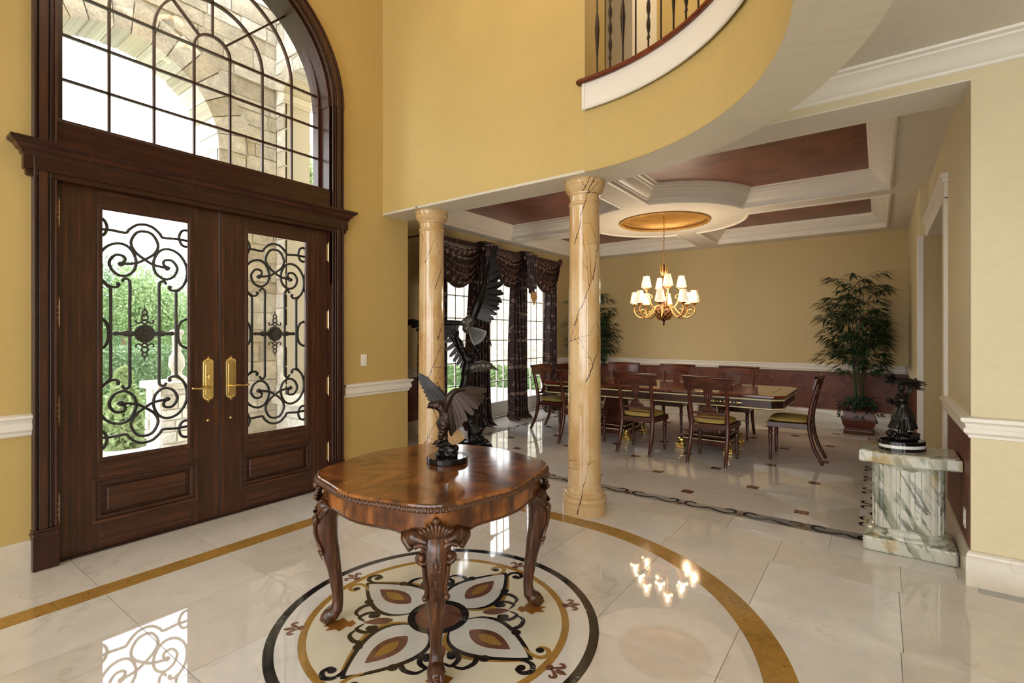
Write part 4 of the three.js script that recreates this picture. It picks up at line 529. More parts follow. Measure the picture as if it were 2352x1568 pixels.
function voussoirs(parent, place, at, c, s, r0, r1, a0, a1, n, deep) { let a = a0; const d = (a1 - a0) / n; for (let k = 0; k < n; k++) { const b = a0 + d * (k + 1) + (k < n - 1 ? rr(-0.2, 0.2) * d : 0), R = r1 + rr(-0.06, 0.06), p = [], m = 5; for (let i = 0; i < m; i++) { const t0 = lerp(a + 0.006, b - 0.006, i / m), t1 = lerp(a + 0.006, b - 0.006, (i + 1) / m); p.push([[c + R * Math.cos(t0), s + R * Math.sin(t0)], [c + R * Math.cos(t1), s + R * Math.sin(t1)], [c + r0 * Math.cos(t1), s + r0 * Math.sin(t1)], [c + r0 * Math.cos(t0), s + r0 * Math.sin(t0)]]); } part(parent, 'arch_stone', place(prism(p, rr(0.03, 0.05), deep, 0.8, rnd(), rnd()), at), M.stone[Math.floor(rnd() * rnd() * 6)]); a = b; } }
{
  const FX = -6.55, AC = -1.855, AR = 0.985, AS = 3.73, SZ = -3.575, SC = -5.98, SR = 0.34, SS = 4.5;
  const w = struct('wall_porch_front', 'pale limestone porch wall with a wide round arch', 'stone wall'), arch = (c, s, r, y0) => [[c - r, y0], [c - r, s], ...Array.from({ length: 25 }, (_, i) => [c - r * Math.cos(i / 24 * PI), s + r * Math.sin(i / 24 * PI)]).slice(1, -1), [c + r, s], [c + r, y0]];
  part(w, 'mortar', zyToX(extr(shapeOf([[SZ - 0.35, -0.2], [AC - AR, -0.2], ...arch(AC, AS, AR, -0.2).slice(1, -1), [AC + AR, -0.2], [0.9, -0.2], [0.9, 6.9], [SZ - 0.35, 6.9]]), 0.45), FX), M.mortar);
  ashlar(w, toFront, FX, SZ, 0.8, -0.1, 6.85, [arch(AC, AS, AR + 0.36, AS).slice(1, -1), [[AC - AR, -1], [AC - AR, AS + 0.01], [AC + AR, AS + 0.01], [AC + AR, -1]]]);
  voussoirs(w, toFront, FX, AC, AS, AR - 0.01, AR + 0.36, 0, PI, 17, 0.5);
  const s = struct('wall_porch_side', 'pale limestone porch side wall with a narrow arched opening', 'stone wall');
  part(s, 'mortar', tr(extr(shapeOf([[FX, -0.2], [-5.6, -0.2], [-5.6, 6.9], [FX, 6.9]], [arch(SC, SS, SR, 0.6)]), 0.35), 0, 0, SZ - 0.35), M.mortar); part(s, 'mortar', box(-5.6, EXO, -0.2, 6.9, SZ - 0.02, SZ), M.mortar); 
  ashlar(s, toSide, SZ, FX + 0.03, EXO, -0.1, 6.85, [arch(SC, SS, SR + 0.2, SS).slice(1, -1), [[SC - SR, 0.55], [SC - SR, SS + 0.01], [SC + SR, SS + 0.01], [SC + SR, 0.55]]]);
  voussoirs(s, toSide, SZ, SC, SS, SR - 0.01, SR + 0.2, 0, PI, 9, 0.4);
  part(s, 'ledge', rbox(SC - SR - 0.1, SC + SR + 0.1, 0.55, 0.66, SZ - 0.42, SZ + 0.14, 0.012), M.capStone);
  const f = struct('floor_porch', 'pale stone porch floor', 'floor'); part(f, 'slab', uvBox(box(FX - 0.5, EXO + 0.02, -0.3, -0.02, SZ - 0.0, 1.5), 1), M.pave);
  const g = struct('ground', 'lawn and drive in front of the house', 'ground');
  part(g, 'lawn', uvBox(box(-70, -4.5, -0.5, -0.2, -60, 40), 1), M.grass); part(g, 'drive', uvBox(box(-9.5, -5.4, -0.4, -0.15, -14, 30), 1), M.pave); part(g, 'path', uvBox(box(-16.4, -14.6, -0.4, -0.17, -40, 30), 1), M.pave);
  const pier = thing('stone_pier', 'low limestone pier with a flat cap beside the drive', 'pier', [-7.95, -0.15, -2.9]);
  part(pier, 'mortar', box(-0.27, 0.27, 0, 0.86, -0.27, 0.27), M.mortar); for (const sd of [0, 1]) { const l = new THREE.Group(); l.name = 'stone_face'; pier.add(l); if (sd) { l.rotation.y = -PI / 2; l.position.x = 0; } ashlar(l, toSide, 0.27, -0.28, 0.28, 0, 0.86, [], 0.12, 0.2, 0.15, 0.3); if (sd) l.rotation.y = PI / 2; }
  part(pier, 'cap', rbox(-0.34, 0.34, 0.86, 0.96, -0.34, 0.34, 0.015), M.capStone);
  const urn = thing('stone_lamp_post', 'grey turned stone post standing on the pier cap', 'post', [-7.95, 0.81, -2.9]); part(urn, 'shaft', latheC([[0, 0], [0.11, 0], [0.11, 0.05], [0.07, 0.07], [0.06, 0.12], [0.1, 0.2], [0.09, 0.32], [0.05, 0.4], [0.06, 0.44], [0.05, 0.48], [0.06, 0.62], [0.09, 0.66], [0.08, 0.7], [0, 0.72]], 18), M.stone[4]);
}
function leafCloud(n, at, s0, s1) {
  const pos = [], nor = [], q = new THREE.Quaternion(), e = new THREE.Euler(), A = V3(), N = V3();
  for (let i = 0; i < n; i++) { const p = at(); e.set(rr(0, 6.3), rr(0, 6.3), rr(0, 6.3)); q.setFromEuler(e); const s = rr(s0, s1), c = [[-s, 0], [0, -s * 0.5], [s, 0], [0, s * 0.5]].map(([x, y]) => { A.set(x, y, 0).applyQuaternion(q); return [p[0] + A.x, p[1] + A.y, p[2] + A.z]; }); N.set(0, 0, 1).applyQuaternion(q); for (const k of [0, 1, 2, 0, 2, 3]) { pos.push(...c[k]); nor.push(N.x, N.y, N.z); } }
  const g = new THREE.BufferGeometry(); g.setAttribute('position', new THREE.Float32BufferAttribute(pos, 3)); g.setAttribute('normal', new THREE.Float32BufferAttribute(nor, 3)); return clean(g);
}
const onSphere = () => { const z = rr(-1, 1), a = rr(0, 2 * PI), r = Math.sqrt(1 - z * z); return [r * Math.cos(a), z, r * Math.sin(a)]; };
function tree(label, [x, z], h, r, mat, n, group) {
  const t = thing('garden_tree', label, 'tree', [x, -0.2, z], 0, group); part(t, 'trunk', limb([[0, 0, 0], [0.05, h * 0.25, 0], [0, h * 0.5, 0.05], [0, h * 0.8, 0]], [0.16, 0.12, 0.08, 0.03]), M.bark);
  const B = Array.from({ length: 22 }, () => { const q = onSphere(), k = rr(0.2, 0.75); return [q[0] * r * k, h * 0.5 + q[1] * h * 0.4 * k, q[2] * r * k, r * rr(0.3, 0.5)]; });
  part(t, 'foliage', leafCloud(n, () => { const b = B[Math.floor(rnd() * B.length)], q = onSphere(), k = rr(0.6, 1); return [b[0] + q[0] * b[3] * k, b[1] + q[1] * b[3] * k * 0.8, b[2] + q[2] * b[3] * k]; }, 0.055, 0.1), mat).userData.kind = 'stuff';
}
for (const [lab, x, z, h, r, m, n] of [
  ['light green tree tallest in the garden, left through the door glass', -21.8, -3.0, 6.4, 2.3, M.leafB, 10400], ['rounded green tree behind the hedge in the middle of the garden', -25, -8.0, 5.4, 2.3, M.leafA, 8400], ['pale green tree at the right of the garden view behind the pier', -22, -12.0, 6.2, 2.0, M.leafB, 9200],
  ['dark green tree far back over the garden hedge', -33, -9.5, 7.0, 3.0, M.leafC, 8400], ['dark green tree farthest left behind the hedge', -29, -3.4, 6.0, 2.6, M.leafC, 8400], ['broad green tree farthest right past the pier', -28, -15.5, 7.5, 3.0, M.leafA, 9200]]) tree(lab, [x, z], h, r, m, n, 'garden trees');
function hedge(label, x0, x1, z0, z1, h, n, mat) { const t = thing('clipped_hedge', label, 'hedge', [(x0 + x1) / 2, -0.2, (z0 + z1) / 2], 0, 'garden hedges'), a = (x1 - x0) / 2, b = (z1 - z0) / 2; part(t, 'core', box(-a * 0.93, a * 0.93, 0, h * 0.93, -b * 0.98, b * 0.98), M.leafC); part(t, 'foliage', leafCloud(n, () => { const f = rnd(); return f < 0.55 ? [a + rr(-0.05, 0.05), rr(0, h), rr(-b, b)] : [rr(-a, a), h + rr(-0.06, 0.05), rr(-b, b)]; }, 0.05, 0.09), mat).userData.kind = 'stuff'; }
hedge('low clipped box hedge along the drive', -10.9, -9.6, -3.6, 1.5, 0.5, 3800, M.leafA);
hedge('tall clipped hedge across the back of the lawn', -19.0, -17.2, -12, 2, 1.25, 9000, M.leafC);
hedge('tall dense hedgerow behind the garden trees', -38.5, -36.5, -30, 6, 3.6, 14000, M.leafA);
function arbor(label, x, z, h, r, n, group) { const t = thing('arborvitae', label, 'shrub', [x, -0.2, z], 0, group); part(t, 'stem', line3([0, 0, 0], [0, h * 0.9, 0], 0.06, 0.01), M.bark); part(t, 'foliage', leafCloud(n, () => { const y = rnd() ** 1.2 * h, k = r * Math.min(1, (h - y) / (h * 0.75) + 0.12) * rr(0.7, 1.05), a = rr(0, 6.3); return [k * Math.cos(a), y, k * Math.sin(a)]; }, 0.05, 0.1), M.leafB).userData.kind = 'stuff'; part(t, 'core', (() => { const g = new THREE.ConeGeometry(r * 0.75, h * 0.93, 12); return tr(g, 0, h * 0.47, 0); })(), M.leafC); }
arbor('tall narrow arborvitae seen through the side arch of the porch', -8.45, -5.0, 5.9, 0.6, 6500); arbor('small conical evergreen between the drive and the stone pier', -8.7, -2.5, 1.15, 0.26, 1400); arbor('broad tall evergreen beyond the side arch', -10.4, -7.4, 5.0, 1.1, 5000);
{
  const w = struct('wall_garden', 'pale brick wing of the house seen through the dining windows', 'brick wall'), z = -13.2, bw = 0.52, bh = 0.17; part(w, 'mortar', box(-15, -6.2, -0.3, 3.9, z - 0.3, z), M.mortar);
  for (let j = 0; j < 17; j++) for (let i = 0; i < 17; i++) { const x = -15 + i * bw + (j % 2) * bw / 2; if (x + bw > -6.2) continue; part(w, 'brick', box(x + 0.008, x + bw - 0.008, 0.6 + j * bh + 0.008, 0.6 + (j + 1) * bh - 0.008, z, z + 0.012 + rnd() * 0.006), M.stone[Math.floor(rnd() * 5)]); }
  for (const [x0, x1, zz, lab] of [[-13, -7, -12.4, 'low green shrubs along the foot of the brick wing']]) { const t = thing('garden_shrub', lab, 'shrub', [(x0 + x1) / 2, -0.2, zz]); part(t, 'foliage', leafCloud(2600, () => { const q = onSphere(); return [q[0] * 3, Math.abs(q[1]) * 0.55 + rr(0, 0.15), q[2] * 0.4]; }, 0.05, 0.1), M.leafA).userData.kind = 'stuff'; part(t, 'core', ell(0, 0.1, 0, 2.9, 0.45, 0.35), M.leafC); }
}
// ---------- columns ----------
{
  const S = 0.006, shaft = [], b0 = 0.2, b1 = 2.5; for (let i = 0; i <= 12; i++) { const t = i / 12; shaft.push([lerp(0.136, 0.122, t ** 1.3), lerp(b0, b1, t)]); }
  const cyl = (pts, o) => { const g = latheC(pts, 48, 0.5), p = g.attributes.position, uv = g.attributes.uv; for (let i = 0; i < p.count; i++) uv.setXY(i, uv.getX(i) + o, p.getY(i) / 2.7); return g; };
  [['tall faux-marble column nearer the entry doors, bronze eagle base beside it', [-3.7, 0, -3.66], 0.31], ['tall faux-marble column standing in front of the dining table', [-1.955, 0, -3.68], 0.02]].forEach(([l, p, o]) => {
    const c = thing('marble_column', l, 'column', p, 0, 'faux-marble columns');
    part(c, 'base', cyl([[0, 0], [0.178, 0], [0.178, 0.085], [0.172, 0.092], [0.178, 0.1], [0.181, 0.118], [0.174, 0.138], [0.158, 0.146], [0.156, 0.152], [0.166, 0.158], [0.166, 0.17], [0.15, 0.18], [0.142, 0.2], [0.136, 0.21]], o), M.column);
    part(c, 'shaft', cyl(shaft, o), M.column);
    part(c, 'capital', cyl([[0.122, 2.49], [0.128, 2.497], [0.131, 2.507], [0.128, 2.518], [0.121, 2.525], [0.12, 2.575], [0.13, 2.583], [0.132, 2.592], [0.148, 2.61], [0.162, 2.64], [0.16, 2.652], [0.166, 2.658], [0.166, 2.699], [0, 2.699]], o), M.column);
  });
}
// ---------- round foyer table ----------
const TC = [-1.855, -1.865], TH = 0.765;
function tableOutline(k = 1, off = 0) { const o = [], n = 160; for (let i = 0; i < n; i++) { const a = i / n * 2 * PI, q = ((a / (PI / 2)) % 1 + 1) % 1, d = Math.abs(q - 0.5) * 2; let r = 0.53 + 0.062 * Math.exp(-((d / 0.36) ** 2)) + 0.008 * sstep(d, 0.5, 1); r = r * k + off; o.push([r * Math.cos(a), r * Math.sin(a)]); } return o; }
{
  const t = thing('foyer_table', 'shaped mahogany centre table with carved cabriole legs on the floor medallion', 'table', [TC[0], 0, TC[1]]);
  const top = xzToY(extr(shapeOf(tableOutline(0.978)), 0.012, 0.008, 4, 3), TH - 0.008), p = (g) => { const q = clean(g), P = q.attributes.position, U = q.attributes.uv; for (let i = 0; i < P.count; i++) U.setXY(i, P.getX(i) / 1.22 + 0.5, P.getZ(i) / 1.22 + 0.5); return q; };
  part(t, 'top', p(top), M.flame, 'flame mahogany veneered top');
  const edge = [], ol = tableOutline(0.985), cv = new THREE.CatmullRomCurve3(ol.map(([x, z]) => V3(x, TH - 0.025, z)), true); edge.push(new THREE.TubeGeometry(cv, 240, 0.013, 6, true));
  for (let k = 0; k < 300; k++) { const q = cv.getPointAt(k / 300), d = cv.getTangentAt(k / 300), g = new THREE.SphereGeometry(1, 6, 5); g.scale(0.008, 0.0105, 0.0045); g.rotateX(0.4); g.rotateY(Math.atan2(-d.z, d.x)); edge.push(tr(g, q.x + d.z * -0.009 * -1, q.y + (k % 2) * 0.004, q.z - d.x * 0.009)); }
  part(t, 'carved_edge', merge(edge), M.carved, 'carved piecrust edge');
  const ap = tableOutline(0.93).map(([x, z]) => [x, z]); const low = (x, z) => 0;
  // apron dips beside the legs
  { const pos = [], uv = [], N = ap.length, yb = (i) => { const q = ((i / N * 4) % 1 + 1) % 1, d = Math.abs(q - 0.5) * 2; return 0.632 - 0.03 * Math.exp(-((d / 0.34) ** 4)); }; let L = 0; for (let i = 0; i < N; i++) { const a = ap[i], b = ap[(i + 1) % N], l = Math.hypot(a[0] - b[0], a[1] - b[1]); const A = [a[0], TH - 0.03, a[1]], B = [b[0], TH - 0.03, b[1]], C = [b[0], yb((i + 1) % N), b[1]], D = [a[0], yb(i), a[1]], A2 = [a[0] * 0.955, TH - 0.03, a[1] * 0.955], B2 = [b[0] * 0.955, TH - 0.03, b[1] * 0.955], C2 = [b[0] * 0.955, yb((i + 1) % N), b[1] * 0.955], D2 = [a[0] * 0.955, yb(i), a[1] * 0.955]; for (const q of [[A, B, C, D], [B2, A2, D2, C2], [D, C, C2, D2]]) for (const k of [0, 1, 2, 0, 2, 3]) { pos.push(...q[k]); uv.push((k === 0 || k === 3 ? L : L + l) / 1.1, q[k][1] / 0.3); } L += l; } const g = new THREE.BufferGeometry(); g.setAttribute('position', new THREE.Float32BufferAttribute(pos, 3)); g.setAttribute('uv', new THREE.Float32BufferAttribute(uv, 2)); g.computeVertexNormals(); part(t, 'apron', toCreasedNormals(g, 0.6), M.apron, 'figured mahogany apron');
    part(t, 'apron_bead', new THREE.TubeGeometry(new THREE.CatmullRomCurve3(ap.map(([x, z], i) => V3(x * 0.995, yb(i), z * 0.995)), true), 240, 0.007, 6, true), M.carved); }
  const legG = (() => {   // local: +x outward along the diagonal
    const leg = limb([[0.5, 0.66, 0], [0.535, 0.58, 0], [0.545, 0.5, 0], [0.525, 0.38, 0], [0.5, 0.25, 0], [0.487, 0.13, 0], [0.495, 0.06, 0]], [[0.05, 0.062], [0.058, 0.064], [0.056, 0.058], [0.043, 0.042], [0.032, 0.031], [0.026, 0.026], [0.03, 0.032]], { seg: 36, rad: 14, side: [1, 0, 0], square: 0.85 });
    const foot = limb([[0.49, 0.075, 0], [0.515, 0.05, 0], [0.54, 0.032, 0], [0.562, 0.026, 0]], [0.03, 0.038, 0.036, 0.022], { rad: 12, side: [0, 1, 0] }), toes = [-1, 0, 1].map((k) => limb([[0.51, 0.075, k * 0.014], [0.54, 0.056, k * 0.02], [0.565, 0.03, k * 0.022]], [0.008, 0.011, 0.009], { seg: 10, rad: 7 }));
    const scroll = []; for (const s of [-1, 1]) { const sp = []; for (let i = 0; i <= 26; i++) { const u = i / 26, a = lerp(-0.9, 5.6, u), r = lerp(0.052, 0.008, u); sp.push([0.577 - 0.02 * u * 0, 0.553 + r * Math.sin(a + 1.8), s * (0.058 + r * Math.cos(a + 1.8) * 0.9)]); } scroll.push(tube(sp, 0.011, 50, 7), ball(0.58, 0.553, s * 0.058, 0.017), limb([[0.56, 0.6, s * 0.03], [0.535, 0.622, s * 0.09], [0.505, 0.628, s * 0.128]], [0.026, 0.034, 0.012], { seg: 14, rad: 9 }), limb([[0.55, 0.575, s * 0.1], [0.52, 0.61, s * 0.125], [0.5, 0.63, s * 0.14]], [0.016, 0.02, 0.006], { seg: 12, rad: 8 }), tube([[0.588, 0.52, s * 0.05], [0.585, 0.47, s * 0.045], [0.572, 0.42, s * 0.038], [0.558, 0.385, s * 0.042]], 0.009, 24, 6), ball(0.556, 0.375, s * 0.044, 0.014)); }
    const shell = [ball(0.592, 0.7, 0, 0.016, 12, 8)]; for (let k = -4; k <= 4; k++) shell.push(limb([[0.566, 0.612, k * 0.004], [0.582, 0.645, k * 0.011], [0.584, 0.68 - Math.abs(k) * 0.006, k * 0.0155], [0.57, 0.7 - Math.abs(k) * 0.01, k * 0.018]], [0.005, 0.009, 0.009, 0.003], { seg: 10, rad: 6 }));
    const pend = []; for (const [y, w, h] of [[0.5, 0.02, 0.05], [0.425, 0.014, 0.045]]) { pend.push(limb([[0.598 - (0.5 - y) * 0.28, y + h, 0], [0.605 - (0.5 - y) * 0.28, y + h * 0.4, 0], [0.59 - (0.5 - y) * 0.28, y - h * 0.4, 0]], [0.005, 0.009, 0.003], { seg: 10, rad: 6 })); for (const s of [-1, 1]) for (const q of [0, 1, 2]) pend.push(limb([[0.592 - (0.5 - y) * 0.28, y - h * 0.3 + q * 0.012, 0], [0.595 - (0.5 - y) * 0.28, y + q * 0.014, s * w * 0.8], [0.585 - (0.5 - y) * 0.28, y + 0.02 + q * 0.014, s * w * 1.3]], [0.004, 0.007, 0.003], { seg: 8, rad: 6 })); } pend.push(ball(0.588, 0.455, 0, 0.009), line3([0.58, 0.37, 0], [0.563, 0.32, 0], 0.007, 0.001));
    const turn = (g) => uvBox(g, 0.3); return { leg: turn(leg), foot: turn(merge([foot, ...toes])), scroll: turn(merge(scroll)), shell: turn(merge(shell)), pend: turn(merge(pend)) };
  })();
  for (let k = 0; k < 4; k++) { const l = part(t, 'leg', legG.leg, M.leg); l.rotation.y = PI / 4 + k * PI / 2; part(l, 'foot', legG.foot, M.leg); part(l, 'volutes', legG.scroll, M.leg, 'carved volutes'); part(l, 'shell_carving', legG.shell, M.carved, 'carved acanthus shell'); part(l, 'pendant_carving', legG.pend, M.carved); }
}
// ---------- eagles ----------
const feather = (len, w, th = 0.004) => { const s = new THREE.Shape(); s.moveTo(0, -w * 0.35); s.quadraticCurveTo(len * 0.5, -w * 0.65, len * 0.92, -w * 0.3); s.quadraticCurveTo(len * 1.02, 0, len * 0.92, w * 0.3); s.quadraticCurveTo(len * 0.5, w * 0.65, 0, w * 0.35); return tr(extr(s, th, 0.0015, 6, 1), 0, 0, -th / 2); };
// wing: bone curve with covert body and primary feathers; frame: root, direction along bone, direction of feathers
function wing(root, pts, fdir, L, n, w, cov) {
  const c = curve([root, ...pts]), l = [], F = V3(...fdir).normalize(); for (let k = 0; k < n; k++) { const t = 0.12 + 0.88 * k / (n - 1), p = c.getPoint(t), T = c.getTangent(t), d = F.clone().lerp(T, 0.15 + 0.75 * t ** 2.4).normalize(), nz = T.clone().cross(F).normalize(), up = nz.clone().cross(d).normalize(), m = new THREE.Matrix4().makeBasis(d, up, nz), len = L * (0.62 + 0.55 * Math.sin(PI * (0.25 + 0.62 * t))); for (const [q, s] of [[1, 0], [0.58, 1], [0.34, 2]]) { const g = feather(len * q, w * (q < 1 ? 1.15 : 1), 0.004); g.applyMatrix4(m); g.translate(p.x + nz.x * s * 0.005, p.y + nz.y * s * 0.005, p.z + nz.z * s * 0.005); l.push(g); } }
  l.push(limb([root, ...pts], [cov, cov * 1.1, cov * 0.8, cov * 0.25], { seg: 20, rad: 9 })); return merge(l);
}
const rock = (cx, cy, cz, rx, ry, rz, sd) => { const g = new THREE.IcosahedronGeometry(1, 4), p = g.attributes.position; for (let i = 0; i < p.count; i++) { const v = V3().fromBufferAttribute(p, i), n = 1 + 0.35 * (Math.sin(v.x * 5 + sd) * Math.cos(v.y * 4 + sd * 2) + Math.sin(v.z * 7 + sd * 3) * 0.6) * 0.6; p.setXYZ(i, v.x * n * rx, v.y * n * ry, v.z * n * rz); } const m = mergeVertices((() => { g.deleteAttribute('normal'); g.deleteAttribute('uv'); return g; })()); m.computeVertexNormals(); return clean(tr(m, cx, cy, cz)); };
{
  // table eagle, local axes: faces -x (left in view), +z towards the viewer; turned to the camera
  const e = thing('eagle_statuette', 'bronze eagle with raised wings on a round black base on the foyer table', 'statuette', [TC[0] - 0.03, TH + 0.0, TC[1] - 0.12], 36.2 * PI / 180);
  e.scale.setScalar(0.84); part(e, 'base_disc', latheC([[0, 0], [0.128, 0], [0.132, 0.004], [0.132, 0.03], [0.126, 0.036], [0, 0.036]], 40), M.blackStone, 'polished black stone base');
  part(e, 'rock', merge([rock(0, 0.07, 0, 0.062, 0.045, 0.055, 1), rock(0.03, 0.05, 0.03, 0.04, 0.03, 0.03, 2), rock(-0.02, 0.11, 0, 0.055, 0.025, 0.04, 3), rock(-0.045, 0.05, 0.03, 0.025, 0.02, 0.02, 4)]), M.bronze);
  const body = sdfMesh((p) => { let d = capsule(p, [-0.03, 0.245, 0], [0.015, 0.3, 0], 0.042, 0.05); d = smin(d, capsule(p, [-0.025, 0.33, 0], [-0.05, 0.355, 0], 0.034, 0.028), 0.03); d = smin(d, capsule(p, [-0.05, 0.36, 0], [-0.105, 0.362, 0], 0.027, 0.022), 0.02); d = smin(d, capsule(p, [-0.105, 0.358, 0], [-0.13, 0.345, 0], 0.016, 0.004), 0.012); for (const s of [-1, 1]) { d = smin(d, capsule(p, [-0.01, 0.24, s * 0.025], [-0.035, 0.17, s * 0.03], 0.036, 0.02), 0.025); d = smin(d, capsule(p, [-0.035, 0.17, s * 0.03], [-0.05, 0.13, s * 0.03], 0.014, 0.012), 0.015); for (const k of [-1, 0, 1]) d = smin(d, capsule(p, [-0.05, 0.13, s * 0.03], [-0.085, 0.118, s * 0.03 + k * 0.016], 0.009, 0.005), 0.008); } return d + 0.0022 * Math.sin(p[1] * 260 + Math.sin(p[0] * 90) * 2) * Math.sin(p[2] * 200 + p[0] * 160); }, [-0.04, 0.25, 0], 0.15, 72);
  part(e, 'body', body, M.bronzeBrown);
  part(e, 'wing', wing([0.005, 0.33, -0.03], [[-0.02, 0.4, -0.05], [-0.07, 0.455, -0.07], [-0.135, 0.505, -0.08]], [-0.75, -0.25, 0], 0.105, 9, 0.034, 0.018), M.bronze);
  part(e, 'wing', wing([0.0, 0.33, 0.035], [[0.01, 0.4, 0.05], [0.05, 0.455, 0.05], [0.115, 0.46, 0.03]], [0.12, -1, 0.05], 0.175, 12, 0.044, 0.024), M.bronzeBrown);
  const tail = []; for (let k = -3; k <= 3; k++) { const g = feather(0.13, 0.034, 0.005); g.rotateZ(-1.15 + k * 0.13); tail.push(tr(g, 0.02, 0.235, 0.03 + Math.abs(k) * -0.002)); } part(e, 'tail', merge(tail), M.bronzeTail, 'golden bronze fanned tail');
}
{
  // tall eagle sculpture by the first column: two eagles on a branching trunk
  const s = thing('eagle_tree_sculpture', 'tall black bronze sculpture of eagles on branches beside the dining windows', 'sculpture', [-4.12, 0, -4.78], 36.2 * PI / 180); s.scale.setScalar(1.12);
  const br = [[[0.03, 0.06, 0], [-0.02, 0.4, 0], 0.06, 0.05], [[-0.02, 0.4, 0], [-0.1, 0.62, 0], 0.05, 0.055], [[-0.1, 0.62, 0], [-0.04, 1.0, 0.02], 0.055, 0.05], [[-0.04, 1.0, 0.02], [-0.2, 1.32, 0], 0.045, 0.03], [[-0.2, 1.32, 0], [-0.26, 1.42, 0], 0.05, 0.03], [[-0.04, 1.0, 0.02], [0.08, 1.12, 0.03], 0.035, 0.028], [[0.08, 1.12, 0.03], [0.14, 1.16, 0.02], 0.028, 0.014], [[0.06, 1.1, 0.02], [0.0, 1.28, 0.04], 0.022, 0.016], [[-0.1, 0.62, 0], [-0.16, 0.58, 0], 0.03, 0.02], [[0.04, 0.1, 0], [0.16, 0.3, 0.02], 0.025, 0.018], [[0.16, 0.3, 0.02], [0.12, 0.52, 0.02], 0.018, 0.014], [[0.12, 0.52, 0.02], [0.02, 0.64, 0], 0.014, 0.008], [[0.16, 0.3, 0.02], [0.05, 0.45, 0.04], 0.014, 0.01], [[0.1, 0.2, 0.03], [0.0, 0.3, 0.06], 0.016, 0.01], [[0.12, 0.52, 0.02], [0.05, 0.6, 0.04], 0.01, 0.006]];
  part(s, 'trunk', sdfMesh((p) => { let d = 1; for (const [a, b, ra, rb] of br) d = smin(d, capsule(p, a, b, ra, rb), 0.03); return d + 0.006 * Math.sin(p[1] * 40 + Math.sin(p[0] * 30) * 2 + p[2] * 25); }, [-0.02, 0.74, 0], 0.8, 96), M.bronze);
  part(s, 'rock_base', merge([rock(0.02, 0.06, 0, 0.17, 0.07, 0.13, 5), rock(0.12, 0.05, 0.04, 0.12, 0.05, 0.09, 6), rock(-0.12, 0.06, 0.02, 0.1, 0.07, 0.09, 7), rock(0.06, 0.13, 0, 0.08, 0.06, 0.07, 8)]), M.bronze);
  const bird = (name, label, hip, neck, head, beak) => { const g = sdfMesh((p) => { let d = capsule(p, hip, neck, 0.055, 0.05); d = smin(d, capsule(p, neck, head, 0.042, 0.036), 0.04); d = smin(d, capsule(p, head, beak, 0.028, 0.004), 0.015); return d + 0.003 * Math.sin(p[1] * 150) * Math.sin(p[0] * 130); }, [(hip[0] + beak[0]) / 2, (hip[1] + beak[1]) / 2, 0], 0.26, 64); return part(s, name, g, M.bronzeGrey, label); };
  bird('lower_eagle', 'outstretched eagle in grey bronze', [0.02, 0.93, 0.05], [0.12, 0.95, 0.07], [0.2, 0.95, 0.08], [0.3, 0.9, 0.08]);
  bird('upper_eagle', 'rearing eagle in grey bronze', [-0.05, 1.36, 0.02], [-0.02, 1.46, 0.03], [-0.08, 1.43, 0.05], [-0.15, 1.42, 0.05]);
  part(s, 'raised_wing', wing([0.0, 1.46, 0.02], [[0.06, 1.62, 0.02], [0.13, 1.82, 0.0], [0.2, 2.12, -0.02]], [0.8, -0.5, 0], 0.2, 12, 0.05, 0.045), M.bronze); part(s, 'raised_wing', wing([0.02, 1.46, -0.04], [[0.1, 1.6, -0.06], [0.17, 1.75, -0.08], [0.22, 1.9, -0.1]], [0.7, -0.6, 0], 0.17, 9, 0.05, 0.035), M.bronze);
  part(s, 'spread_wing', wing([-0.1, 1.42, 0.03], [[-0.25, 1.425, 0.04], [-0.4, 1.42, 0.05], [-0.62, 1.44, 0.05]], [-0.15, -1, 0], 0.17, 13, 0.045, 0.028), M.bronze);
  part(s, 'lower_wing', wing([0.02, 0.98, -0.02], [[-0.1, 1.08, -0.03], [-0.2, 1.22, -0.04], [-0.3, 1.38, -0.05]], [-0.3, -0.9, 0], 0.13, 10, 0.045, 0.03), M.bronze);
  const tail = []; for (let k = -4; k <= 4; k++) { const g = feather(0.2, 0.05, 0.005); g.rotateZ(-0.75 + k * 0.13); tail.push(tr(g, -0.02, 1.36, 0.07)); } part(s, 'tail_fan', merge(tail), M.bronzeGrey, 'grey fanned tail'); part(s, 'talon', merge([limb([[0.05, 1.38, 0.04], [0.14, 1.3, 0.05], [0.2, 1.22, 0.05], [0.22, 1.16, 0.05]], [0.03, 0.016, 0.012, 0.004], { seg: 14, rad: 7 })]), M.bronze);
}
